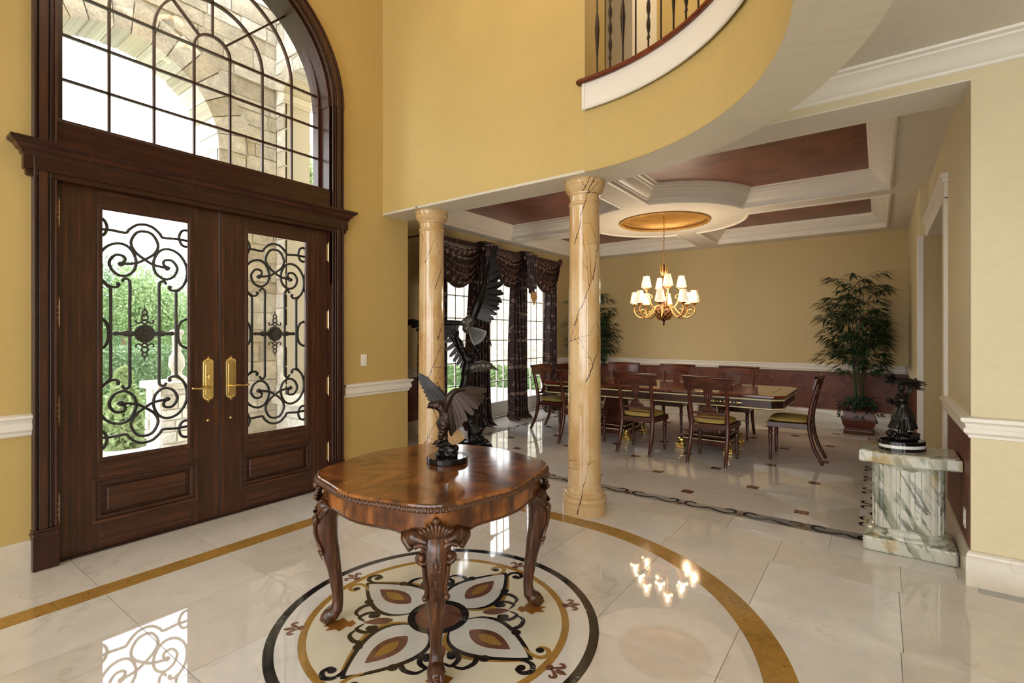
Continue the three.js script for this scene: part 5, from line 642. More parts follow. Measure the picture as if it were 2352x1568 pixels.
// ---------- dining table ----------
const DT = [-2.43, -6.78];
{
  const t = thing('dining_table', 'long mahogany dining table with gilt fluted frieze and two pedestals', 'table', [DT[0], 0, DT[1]]), a = 1.6, b = 0.62, k = 0.1, H = 0.77;
  const oct = (o) => [[-a + k + o, -b + o], [a - k - o, -b + o], [a - o, -b + k + o], [a - o, b - k - o], [a - k - o, b - o], [-a + k + o, b - o], [-a + o, b - k - o], [-a + o, -b + k + o]];
  part(t, 'top', uvBox(xzToY(extr(shapeOf(oct(0.006)), 0.018, 0.006), H - 0.006), 0.8, true), M.dining); 
  part(t, 'top_line', sweep(oct(0.16), [[0, H + 0.0005], [0.012, H + 0.0005]], { closed: true, side: -1 }), M.ebony); 
  part(t, 'frieze', sweep(oct(0.035), [[-0.03, H - 0.03], [-0.012, H - 0.034], [-0.012, H - 0.05], [0, H - 0.055], [0, H - 0.155], [0.01, H - 0.165], [0.08, H - 0.165]], { closed: true, side: -1, crease: 0.4 }), M.ebony);
  part(t, 'gilt_rope', sweep(oct(0.02), [[0.005, H - 0.042], [-0.004, H - 0.046], [-0.007, H - 0.052], [-0.004, H - 0.058], [0.005, H - 0.062]], { closed: true, side: -1 }), M.giltLine); part(t, 'gilt_line', sweep(oct(0.03), [[0.005, H - 0.145], [-0.003, H - 0.147], [-0.003, H - 0.157], [0.01, H - 0.16]], { closed: true, side: -1 }), M.giltLine);
  const reeds = []; for (const s of [-1, 1]) { for (let x = -1.42; x <= 1.42; x += 0.022) if (Math.abs(Math.abs(x) - 0.98) > 0.2) reeds.push(box(x - 0.006, x + 0.006, H - 0.14, H - 0.068, s * (b - 0.037), s * (b - 0.03))); for (let z = -0.44; z <= 0.44; z += 0.022) reeds.push(box(s * (a - 0.037), s * (a - 0.03), H - 0.14, H - 0.068, z - 0.006, z + 0.006)); } part(t, 'reeding', merge(reeds), M.chair).userData.kind = 'stuff';
  for (const s of [-1, 1]) for (const q of [-1, 1]) { const z = q * (b - 0.032), x = s * 0.98, l = [ell(x, H - 0.105, z, 0.022, 0.022, 0.006)]; for (const w of [-1, 1]) l.push(ell(x + w * 0.055, H - 0.105, z, 0.016, 0.012, 0.005), ell(x + w * 0.095, H - 0.105, z, 0.018, 0.008, 0.005), ell(x + w * 0.13, H - 0.098, z, 0.012, 0.008, 0.005), ell(x + w * 0.13, H - 0.112, z, 0.012, 0.008, 0.005), (() => { const g = new THREE.ConeGeometry(0.014, 0.05, 8); g.scale(1, 1, 0.4); g.rotateZ(-w * PI / 2); return tr(g, x + w * 0.17, H - 0.105, z); })()); part(t, 'gilt_mount', merge(l), M.gilt, 'gilt bronze torch mount'); }
  for (const s of [-1, 1]) {
    const x = s * 0.66, p = new THREE.Group(); p.name = 'pedestal'; p.position.set(x, 0, 0); t.add(p);
    const tp = (w0, d0, w1, d1, y0, y1) => { const g = new THREE.CylinderGeometry(Math.SQRT1_2, Math.SQRT1_2, 1, 4, 1); g.rotateY(PI / 4); const q = clean(g), P = q.attributes.position; for (let i = 0; i < P.count; i++) { const u = P.getY(i) > 0; P.setXYZ(i, P.getX(i) * (u ? w1 : w0), u ? y1 : y0, P.getZ(i) * (u ? d1 : d0)); } q.computeVertexNormals(); return q; };
    part(p, 'shaft', uvBox(tp(0.36, 0.36, 0.22, 0.22, 0.21, 0.6), 0.5), M.chair); for (const u of [-1, 1]) for (const v of [-1, 1]) part(p, 'inlay_line', line3([u * 0.163, 0.215, v * 0.182], [u * 0.1, 0.6, v * 0.112], 0.006), M.giltLine);
    part(p, 'plinth', uvBox(merge([rbox(-0.3, 0.3, 0.07, 0.15, -0.3, 0.3, 0.012), rbox(-0.25, 0.25, 0.15, 0.19, -0.25, 0.25, 0.012), rbox(-0.21, 0.21, 0.19, 0.215, -0.21, 0.21, 0.01)]), 0.5), M.chair); part(p, 'plinth_line', merge([rbox(-0.303, 0.303, 0.132, 0.142, -0.303, 0.303, 0.003), rbox(-0.253, 0.253, 0.18, 0.186, -0.253, 0.253, 0.002)]), M.giltLine);
    part(p, 'neck', uvBox(rbox(-0.3, 0.3, 0.585, 0.61, -0.3, 0.3, 0.006), 0.5), M.chair);
    for (const u of [-1, 1]) for (const v of [-1, 1]) part(p, 'gilt_foot', merge([rbox(u * 0.29 - 0.055, u * 0.29 + 0.055, 0, 0.035, v * 0.29 - 0.055, v * 0.29 + 0.055, 0.01), rbox(u * 0.285 - 0.042, u * 0.285 + 0.042, 0.03, 0.07, v * 0.285 - 0.042, v * 0.285 + 0.042, 0.01), ell(u * 0.28, 0.1, v * 0.28, 0.05, 0.05, 0.05), ell(u * 0.3, 0.125, v * 0.31, 0.026, 0.032, 0.026), ...[-1, 0, 1].map((q) => ell(u * 0.315 + q * 0.02, 0.05, v * 0.34, 0.012, 0.02, 0.014))]), M.gilt);
  }
}
// ---------- dining chairs ----------
{
  const w = 0.235, parts = {};
  const stileG = (s) => limb([[s * 0.205, 0.0, -0.315], [s * 0.2, 0.2, -0.225], [s * 0.195, 0.42, -0.185], [s * 0.198, 0.6, -0.2], [s * 0.202, 0.8, -0.245], [s * 0.203, 0.9, -0.275]], [[0.017, 0.017], [0.021, 0.02], [0.026, 0.022], [0.022, 0.021], [0.02, 0.02], [0.017, 0.018]], { seg: 28, rad: 8, side: [1, 0, 0], square: 0.45 });
  const front = latheC([[0, 0], [0.013, 0], [0.016, 0.02], [0.013, 0.04], [0.019, 0.06], [0.015, 0.075], [0.022, 0.25], [0.024, 0.29], [0.017, 0.305], [0.024, 0.32], [0.024, 0.335], [0.017, 0.345], [0.026, 0.36], [0.028, 0.4], [0, 0.4]], 14);
  const seatShape = [[-0.24, 0.235], [0.24, 0.235], [0.205, -0.2], [-0.205, -0.2]];
  parts.frame = uvBox(xzToY(extr(shapeOf(seatShape), 0.05, 0.006), 0.436), 0.4, true); parts.cushion = (() => { const g = new RoundedBoxGeometry(1, 1, 1, 6, 0.3), p = g.attributes.position; for (let i = 0; i < p.count; i++) { const x = p.getX(i), y = p.getY(i), z = p.getZ(i), k = lerp(0.4, 0.465, z + 0.5), dome = y > 0 ? (1 - Math.min(1, (2 * x) ** 4)) * (1 - Math.min(1, (2 * z) ** 4)) * 0.018 : 0; p.setXYZ(i, x * k, 0.465 + y * 0.05 + dome, z * 0.42 + 0.018); } g.computeVertexNormals(); return uvBox(g, 1); })();
  // curved tablet with a rolled top
  const tab = (y0, y1, th, zoff) => { const N = 16, pos = [], idx = []; const arc = (u) => -0.285 + 0.045 * (1 - (u * 1.0) ** 2) * -1 + 0.045; for (let i = 0; i <= N; i++) { const u = i / N * 2 - 1, x = u * 0.265, z = arc(u) + zoff, tilt = (y1 - y0) * -0.25; for (const [y, dz, o] of [[y0, th, 0], [y1, th, tilt], [y1, 0, tilt], [y0, 0, 0]]) pos.push(x, y, z + dz + o); } for (let i = 0; i < N; i++) for (let j = 0; j < 4; j++) { const a = i * 4 + j, b = i * 4 + (j + 1) % 4; idx.push(a, a + 4, b, b, a + 4, b + 4); } for (const e of [0, N]) idx.push(e * 4, e * 4 + 1, e * 4 + 2, e * 4, e * 4 + 2, e * 4 + 3); const g = new THREE.BufferGeometry(); g.setAttribute('position', new THREE.Float32BufferAttribute(pos, 3)); g.setIndex(idx); return toCreasedNormals(clean(g), 0.5); };
  parts.tablet = uvBox(tab(0.835, 0.96, 0.02, 0.0), 0.4, true); parts.roll = uvBox(tube(Array.from({ length: 9 }, (_, i) => { const u = i / 4 - 1; return [u * 0.275, 0.968, -0.285 + 0.045 * u * u - 0.02]; }), 0.017, 30, 10), 0.4, true); parts.cross = uvBox(merge([rbox(-0.2, 0.2, 0.545, 0.575, -0.205, -0.18, 0.006), rbox(-0.2, 0.2, 0.5, 0.515, -0.197, -0.18, 0.004)]), 0.4, true);
  const lyre = []; { const s = shapeOf([[-0.085, 0.575], [0.085, 0.575], [0.075, 0.61], [0.035, 0.625], [0.022, 0.66], [0.028, 0.72], [0.04, 0.77], [0.05, 0.84], [-0.05, 0.84], [-0.04, 0.77], [-0.028, 0.72], [-0.022, 0.66], [-0.035, 0.625], [-0.075, 0.61]]); const g = extr(s, 0.014, 0.003); g.rotateX(-0.2); lyre.push(tr(g, 0, 0.012, -0.205 + 0.12 + 0.0)); } for (const q of [-1, 0, 1]) lyre.push(ell(q * 0.045, 0.605, -0.2, 0.02, 0.014, 0.014), ell(q * 0.018, 0.75, -0.235, 0.009, 0.05, 0.012)); parts.splat = uvBox(merge(lyre), 0.4);
  const ch = thing('dining_chair', '', 'chair', [0, 0, 0], 0, 'dining chairs around the long table');
  part(ch, 'seat_frame', parts.frame, M.chair); part(ch, 'seat_cushion', parts.cushion, M.seat, 'olive gold upholstered seat'); part(ch, 'top_rail', parts.tablet, M.chair); part(ch, 'rolled_crest', parts.roll, M.chair); part(ch, 'cross_rail', parts.cross, M.chair); part(ch, 'splat', parts.splat, M.chair, 'carved lyre splat');
  for (const s of [-1, 1]) { part(ch, 'rear_leg', uvBox(stileG(s), 0.4), M.chair); const l = part(ch, 'front_leg', uvBox(front, 0.4), M.chair); l.position.set(s * 0.21, 0, 0.205); }
  const spots = [['dining chair with its back to the foyer, right of the big column', -2.4, -6.06, PI], ['dining chair with its back to the foyer, second right of the big column', -1.55, -6.07, PI], ['dining chair with its back to the foyer, half hidden left of the big column', -3.23, -6.05, PI], ['dining chair at the head of the table nearest the bamboo and pedestal', -0.82, -6.72, -PI / 2], ['dining chair at the head of the table nearest the curtains', -4.02, -6.62, PI / 2], ['rear dining chair across the table nearest the right end', -1.67, -7.66, 0], ['rear dining chair across the middle of the table', -2.57, -7.66, 0], ['rear dining chair across the table just right of the big column', -3.47, -7.66, 0]];
  spots.forEach(([l, x, z, a], i) => { if (!i) { ch.position.set(x, 0, z); ch.rotation.y = a; ch.userData.label = l; } else copyOf(ch, l, [x, 0, z], a); });
}
// ---------- chandeliers ----------
function chandelier(name, label, pos, scale, watts, drop) {   // origin at the hub
  const c = thing(name, label, 'chandelier', pos); c.scale.setScalar(scale);
  part(c, 'bowl', latheC([[0, -0.17], [0.012, -0.165], [0.014, -0.15], [0.03, -0.14], [0.085, -0.115], [0.12, -0.06], [0.128, 0], [0.118, 0.03], [0.09, 0.05], [0.06, 0.06], [0.05, 0.08], [0.03, 0.1], [0.028, 0.2], [0.05, 0.22], [0.028, 0.25], [0.022, 0.45], [0.035, 0.47], [0.02, 0.5], [0.014, 0.66], [0, 0.66]], 24), M.chandDark, 'openwork bronze bowl');
  const lat = []; for (let k = 0; k < 12; k++) for (const s of [-1, 1]) lat.push(tube(Array.from({ length: 7 }, (_, i) => { const t = i / 6, a = k * PI / 6 + s * t * 1.1, y = lerp(-0.13, 0.02, t), r = Math.sqrt(Math.max(0.0004, 0.0172 * (1 - ((y - 0.0) / 0.155) ** 2))) + 0.004; return [r * Math.cos(a), y, r * Math.sin(a)]; }), 0.005, 12, 4)); part(c, 'bowl_tracery', merge(lat), M.chand);
  part(c, 'finial', latheC([[0, -0.215], [0.012, -0.205], [0.016, -0.19], [0.008, -0.178], [0.014, -0.165], [0, -0.16]], 12), M.chandDark);
  const lv = []; for (let k = 0; k < 8; k++) { const a = k * PI / 4, q = (r, y) => [r * Math.cos(a), y, r * Math.sin(a)]; lv.push(limb([q(0.022, 0.5), q(0.045, 0.56), q(0.05, 0.62), q(0.068, 0.66)], [0.008, 0.012, 0.01, 0.003], { seg: 10, rad: 6 })); } part(c, 'leaf_crown', merge(lv), M.chand);
  const armAt = (r, y, n, off, up) => { for (let k = 0; k < n; k++) {
    const a = off + k * 2 * PI / n, ar = new THREE.Group(); ar.name = up ? 'upper_arm' : 'lower_arm'; ar.rotation.y = -a; c.add(ar);
    const pts = up ? [[0.03, 0.08, 0], [0.09, 0.03, 0], [0.16, 0.06, 0], [r - 0.02, y - 0.1, 0], [r, y - 0.03, 0]] : [[0.04, 0.08, 0], [0.12, 0.06, 0], [0.2, -0.04, 0], [0.29, -0.1, 0], [r - 0.03, -0.075, 0], [r + 0.015, 0.0, 0], [r, y - 0.02, 0]];
    part(ar, 'arm_tube', merge([tube(pts, 0.011, 36, 7), tube(spiral(r - 0.055, y - 0.12, 0.052, 0.012, -0.4, 5.4, 16).map(([p, q]) => [p, q, 0]), 0.008, 30, 6)]), M.chand);
    part(ar, 'drip_cup', tr(latheC([[0, -0.03], [0.012, -0.028], [0.02, -0.01], [0.045, 0.005], [0.05, 0.012], [0.042, 0.014], [0.012, 0.012], [0.012, 0.05], [0, 0.05]], 16), r, y, 0), M.chand);
    const sh = part(ar, 'lamp_shade', tr(lathe([[0.072, 0.03], [0.062, 0.06], [0.052, 0.11], [0.045, 0.15], [0.041, 0.185]], 18), r, y, 0), M.shade, 'pleated ivory lamp shade');
    part(sh, 'shade_trim', merge([...[[0.073, 0.03], [0.041, 0.185]].map(([q, h]) => { const g = new THREE.TorusGeometry(q, 0.0035, 5, 20); g.rotateX(PI / 2); return tr(g, r, y + h, 0); }), ...Array.from({ length: 8 }, (_, j) => { const b = j * PI / 4; return line3([r + 0.073 * Math.cos(b), y + 0.03, 0.073 * Math.sin(b)], [r + 0.0415 * Math.cos(b), y + 0.185, 0.0415 * Math.sin(b)], 0.0022, 0.0022, 4); })]), M.shadeTrim);
    part(ar, 'light_bulb', ell(r, y + 0.09, 0, 0.014, 0.032, 0.014), M.bulb); const L = new THREE.PointLight(0xffebcf, watts, 0, 2); L.position.set(r, y + 0.09, 0); L.castShadow = true; L.shadow.radius = 0.8; ar.add(L);
  } };
  armAt(0.405, 0.09, 8, -0.216, false); armAt(0.245, 0.31, 4, -0.548, true);
  const links = []; let y = 0.67; const top = drop / scale; for (let k = 0; y < top; k++, y += 0.042) { const g = new THREE.TorusGeometry(0.013, 0.0035, 5, 12); g.scale(0.75, 1.75, 1); if (k % 2) g.rotateY(PI / 2); links.push(tr(g, 0, y + 0.02, 0)); } part(c, 'chain', merge(links), M.chand); part(c, 'ceiling_cap', tr(latheC([[0.012, -0.05], [0.03, -0.045], [0.06, -0.01], [0.062, 0], [0, 0]], 16), 0, top + 0.02, 0), M.chand);
  return c;
}
chandelier('dining_chandelier', 'gilt twelve-light chandelier with ivory shades over the dining table', [CH[0], 1.79, CH[1]], 1.0, CHANDELIER_W, 1.43);
chandelier('foyer_chandelier', 'large gilt chandelier high over the round foyer table', [RC[0], 4.7, RC[1]], 1.8, FOYER_LAMP, 1.44);
// ---------- curtains ----------
function cloth(nu, nv, f, s = 1) { const pos = [], uv = [], idx = []; for (let j = 0; j <= nv; j++) for (let i = 0; i <= nu; i++) { const p = f(i / nu, j / nv); pos.push(p[0], p[1], p[2]); uv.push(p[3] / s, p[4] / s); } for (let j = 0; j < nv; j++) for (let i = 0; i < nu; i++) { const a = j * (nu + 1) + i; idx.push(a, a + 1, a + nu + 1, a + 1, a + nu + 2, a + nu + 1); } const g = new THREE.BufferGeometry(); g.setAttribute('position', new THREE.Float32BufferAttribute(pos, 3)); g.setAttribute('uv', new THREE.Float32BufferAttribute(uv, 2)); g.setIndex(idx); g.computeVertexNormals(); return g; }
{
  const CX = -4.98, top = 2.8;
  const panels = [[-4.95, 0.24, 0.26, 'dark damask curtain panel hanging behind the first column'], [-5.93, 0.2, 0.25, 'dark damask curtain panel behind the eagle sculpture, between first two windows'], [-6.98, 0.19, 0.24, 'dark damask curtain panel hanging between the second and third windows'], [-8.05, 0.15, 0.2, 'dark damask curtain panel at the back corner beside the potted bamboo']];
  panels.forEach(([z, w0, w1, l], k) => { const t = thing('window_curtain', l, 'curtain', [CX, 0, z], 0, 'dining room curtains'); part(t, 'cloth', cloth(70, 40, (u, v) => { const y = lerp(0.012, top - 0.05, v), w = lerp(w1 * (1 + 0.25 * (1 - sstep(v, 0, 0.06))), w0, v ** 0.6), a = lerp(0.075, 0.045, v) * (1 + 0.2 * Math.sin(k * 3 + u * 5)), ph = u * 2 * PI * 5.5 + k; return [a * Math.sin(ph + 0.5 * Math.sin(v * 4 + k)) + 0.12 * (1 - sstep(v, 0, 0.03)) * (0.5 + 0.5 * Math.sin(u * 9)), y, (u - 0.5) * 2 * w + 0.02 * Math.sin(v * 5 + u * 6), u * w * 4.4, y]; }, 0.9), M.damask); });
  const swags = [[-4.72, -5.82, 0.66, 'deep dark damask swag nearest the first column'], [-6.0, -6.92, 0.56, 'dark damask swag over the middle window'], [-7.06, -8.1, 0.58, 'dark damask swag over the window nearest the back corner']];
  swags.forEach(([z0, z1, dp, l], k) => { const t = thing('curtain_swag', l, 'curtain', [CX + 0.12, top, z0], 0, 'swags over the dining windows'); part(t, 'cloth', cloth(48, 72, (u, v) => { const sag = (4 * u * (1 - u)) ** 0.75, f = 1 - v, y = -f * dp * sag - 0.02 + 0.03 * (v > 0.97 ? 1 : 0), fold = Math.sin(f * 5.6 * 2 * PI + 0.6 * Math.sin(u * 6)) * 0.034 * Math.min(1, f * 4) * (0.35 + 0.65 * sag); return [0.03 + 0.09 * Math.sin(PI * f * 0.75) * sag + fold, y + fold * 0.6, (z1 - z0) * u, u * 1.4, f * 1.3]; }, 0.7), M.damask); });
  for (const [z, l] of [[-5.9, 'dark pleated jabot with tan diamond point over the second curtain panel'], [-6.98, 'dark pleated jabot with tan diamond point over the third curtain panel']]) { const t = thing('curtain_jabot', l, 'curtain', [CX + 0.26, top, z]); part(t, 'header', cloth(6, 6, (u, v) => [lerp(-0.19, 0.03, u), 0.012 * Math.sin(PI * u) + 0.029, (v - 0.5) * 0.28, u * 0.2, v * 0.3], 0.7), M.damask); part(t, 'pleats', cloth(40, 20, (u, v) => { const f = 1 - v, w = 0.15 - 0.03 * f, len = 0.55 + 0.16 * (1 - Math.abs(u - 0.5) * 2); return [0.03 * Math.sin(u * 2 * PI * 4) + 0.02, -f * len, (u - 0.5) * 2 * w, u * 0.7, f * 0.6]; }, 0.7), M.damask); const s = shapeOf([[0, -0.11], [0.09, 0.03], [0.05, 0.12], [0, 0.06], [-0.05, 0.12], [-0.09, 0.03]]); part(t, 'diamond_point', tr(zyToX(extr(s, 0.008, 0.003), 0), 0.07, -0.75, 0), M.damaskLine, 'tan contrasting diamond point'); }
  const r = thing('curtain_rod', 'dark curtain pole with carved leaf finial above the dining windows', 'curtain rod', [CX + 0.09, top + 0.005, -6.3]); part(r, 'pole', line3([0, 0, 1.6], [0, 0, -1.85], 0.02), M.chair); const f = [ball(0, 0, -1.9, 0.035)]; for (let k = 0; k < 7; k++) { const a = k / 7 * 2 * PI; f.push(limb([[0, 0, -1.88], [0.04 * Math.cos(a), 0.05 * Math.sin(a), -1.92], [0.06 * Math.cos(a), 0.085 * Math.sin(a), -1.95]], [0.016, 0.02, 0.003], { seg: 8, rad: 6 })); } part(r, 'finial', merge(f), M.chair); for (const z of [1.5, 0, -1.75]) part(r, 'bracket', box(-0.46, -0.01, -0.012, 0.012, z - 0.01, z + 0.01), M.chair);
}
// ---------- bamboo plants ----------
function blade(len, w) { const p = [], N = 4; for (let i = 0; i < N; i++) { const t0 = i / N, t1 = (i + 1) / N, W = (t) => w * Math.sin(PI * Math.min(1, t * 0.9 + 0.08)) ** 0.8 * (1 - t * 0.25), D = (t) => -len * 0.28 * t * t, a = [len * t0, D(t0), -W(t0)], b = [len * t0, D(t0), W(t0)], c = [len * t1, D(t1), i === N - 1 ? 0 : W(t1)], d = [len * t1, D(t1), i === N - 1 ? 0 : -W(t1)]; p.push(...a, ...b, ...c, ...a, ...c, ...d); } const g = new THREE.BufferGeometry(); g.setAttribute('position', new THREE.Float32BufferAttribute(p, 3)); g.computeVertexNormals(); return clean(g); }
function bambooPlant(label, pos, turn, H, xa, xb, za) {
  const t = thing('potted_bamboo', label, 'plant', pos, turn), sq = (pts) => { const g = new THREE.LatheGeometry(pts.map(([r, y]) => V2(r * Math.SQRT2, y)), 4); g.rotateY(PI / 4); return toCreasedNormals(clean(g), 0.5); };
  part(t, 'pot', sq([[0, 0.05], [0.155, 0.05], [0.16, 0.09], [0.19, 0.13], [0.205, 0.2], [0.18, 0.27], [0.185, 0.33], [0.205, 0.36], [0.19, 0.365], [0.17, 0.33], [0, 0.33]]), M.pot, 'square dark red planter'); const fr = [sq([[0, 0], [0.185, 0], [0.19, 0.012], [0.18, 0.03], [0.165, 0.045], [0.165, 0.055], [0, 0.055]])]; for (let k = -4; k <= 4; k++) for (const s of [-1, 1]) fr.push(ell(k * 0.036, 0.03, s * 0.18, 0.013, 0.013, 0.008), ell(s * 0.18, 0.03, k * 0.036, 0.008, 0.013, 0.013)); part(t, 'carved_foot', merge(fr), M.carved);
  const B = [blade(0.15, 0.01), blade(0.2, 0.0115)], leaves = [[], []], m = new THREE.Matrix4(), q = new THREE.Quaternion(), e = new THREE.Euler(), nodes = [];
  for (let k = 0; k < 14; k++) { const a = rr(0, 6.3), r0 = rr(0.01, 0.07), r1 = rr(0.06, 0.2), h = H * rr(0.68, 0.98), b = [r0 * Math.cos(a), 0.33, r0 * Math.sin(a)], p = [r1 * Math.cos(a) * 0.6, h * 0.6, r1 * Math.sin(a) * 0.6], c = [r1 * Math.cos(a), h, r1 * Math.sin(a)]; const cv = curve([b, p, c]); part(t, 'cane', merge([limb([b, p, c], [0.011, 0.008, 0.003], { seg: 16, rad: 6 })]), k % 3 ? M.cane : M.bambooB); for (let j = 0; j < 10; j++) { const s = lerp(0.36, 1, j / 9) ** 0.9; nodes.push([cv.getPoint(s), a + rr(-2.2, 2.2), s]); } }
  const tw = []; for (const [p, a, s] of nodes) { let L = rr(0.2, 0.5) * (1 - 0.55 * Math.abs(s - 0.55)); while (L > 0.05 && (p.x + (L + 0.17) * Math.cos(a) < xa || p.x + (L + 0.17) * Math.cos(a) > xb || p.z + (L + 0.17) * Math.sin(a) < za)) L -= 0.03; const y1 = rr(0.02, 0.1), end = [p.x + L * Math.cos(a), p.y + y1, p.z + L * Math.sin(a)], mid = [p.x + L * 0.5 * Math.cos(a), p.y + y1 * 0.9, p.z + L * 0.5 * Math.sin(a)]; tw.push(limb([[p.x, p.y, p.z], mid, end], [0.0025, 0.002, 0.0012], { seg: 5, rad: 4 })); for (const [f, cnt] of [[0.3, 3], [0.55, 5], [0.8, 6], [1, 7]]) for (let i = 0; i < cnt; i++) { const aa = a + rr(-0.95, 0.95), x = p.x + L * f * Math.cos(a), z = p.z + L * f * Math.sin(a), y = p.y + y1 * f; e.set(rr(-0.4, 0.4), -aa, rr(-0.5, 0.25), 'YXZ'); q.setFromEuler(e); m.compose(V3(x, y, z), q, V3(1, 1, 1).multiplyScalar(rr(0.75, 1.15))); const bi = rnd() < 0.5 ? 0 : 1, g = B[bi].clone(); g.applyMatrix4(m); leaves[rnd() < 0.8 ? 0 : 1].push(g); } }
  part(t, 'twigs', merge(tw), M.cane).userData.kind = 'stuff'; part(t, 'foliage', merge(leaves[0]), M.bamboo).userData.kind = 'stuff'; part(t, 'lighter_foliage', merge(leaves[1]), M.bambooB).userData.kind = 'stuff';
  const iv = blade(0.07, 0.02), il = []; for (let i = 0; i < 300; i++) { const a = rr(0, 6.3), r = rr(0.03, 0.26), y = 0.4 + 0.09 * (1 - r / 0.26) + rr(-0.05, 0.08) - (r > 0.2 ? rr(0, 0.16) : 0); e.set(rr(-0.6, 0.6), -a + rr(-1, 1), rr(-0.7, 0.5), 'YXZ'); q.setFromEuler(e); m.compose(V3(r * Math.cos(a), y, r * Math.sin(a)), q, V3(1, 1, 1)); const g = iv.clone(); g.applyMatrix4(m); il.push(g); } part(t, 'ground_cover', merge(il), M.ivy).userData.kind = 'stuff';
}
bambooPlant('tall potted bamboo in the far right corner of the dining room', [-0.24, 0, -9.0], 0, 2.42, -0.8, 0.48, -0.66); bambooPlant('tall potted bamboo in the window corner behind the big column', [-4.7, 0, -9.1], 0, 2.35, -0.5, 0.8, -0.5);
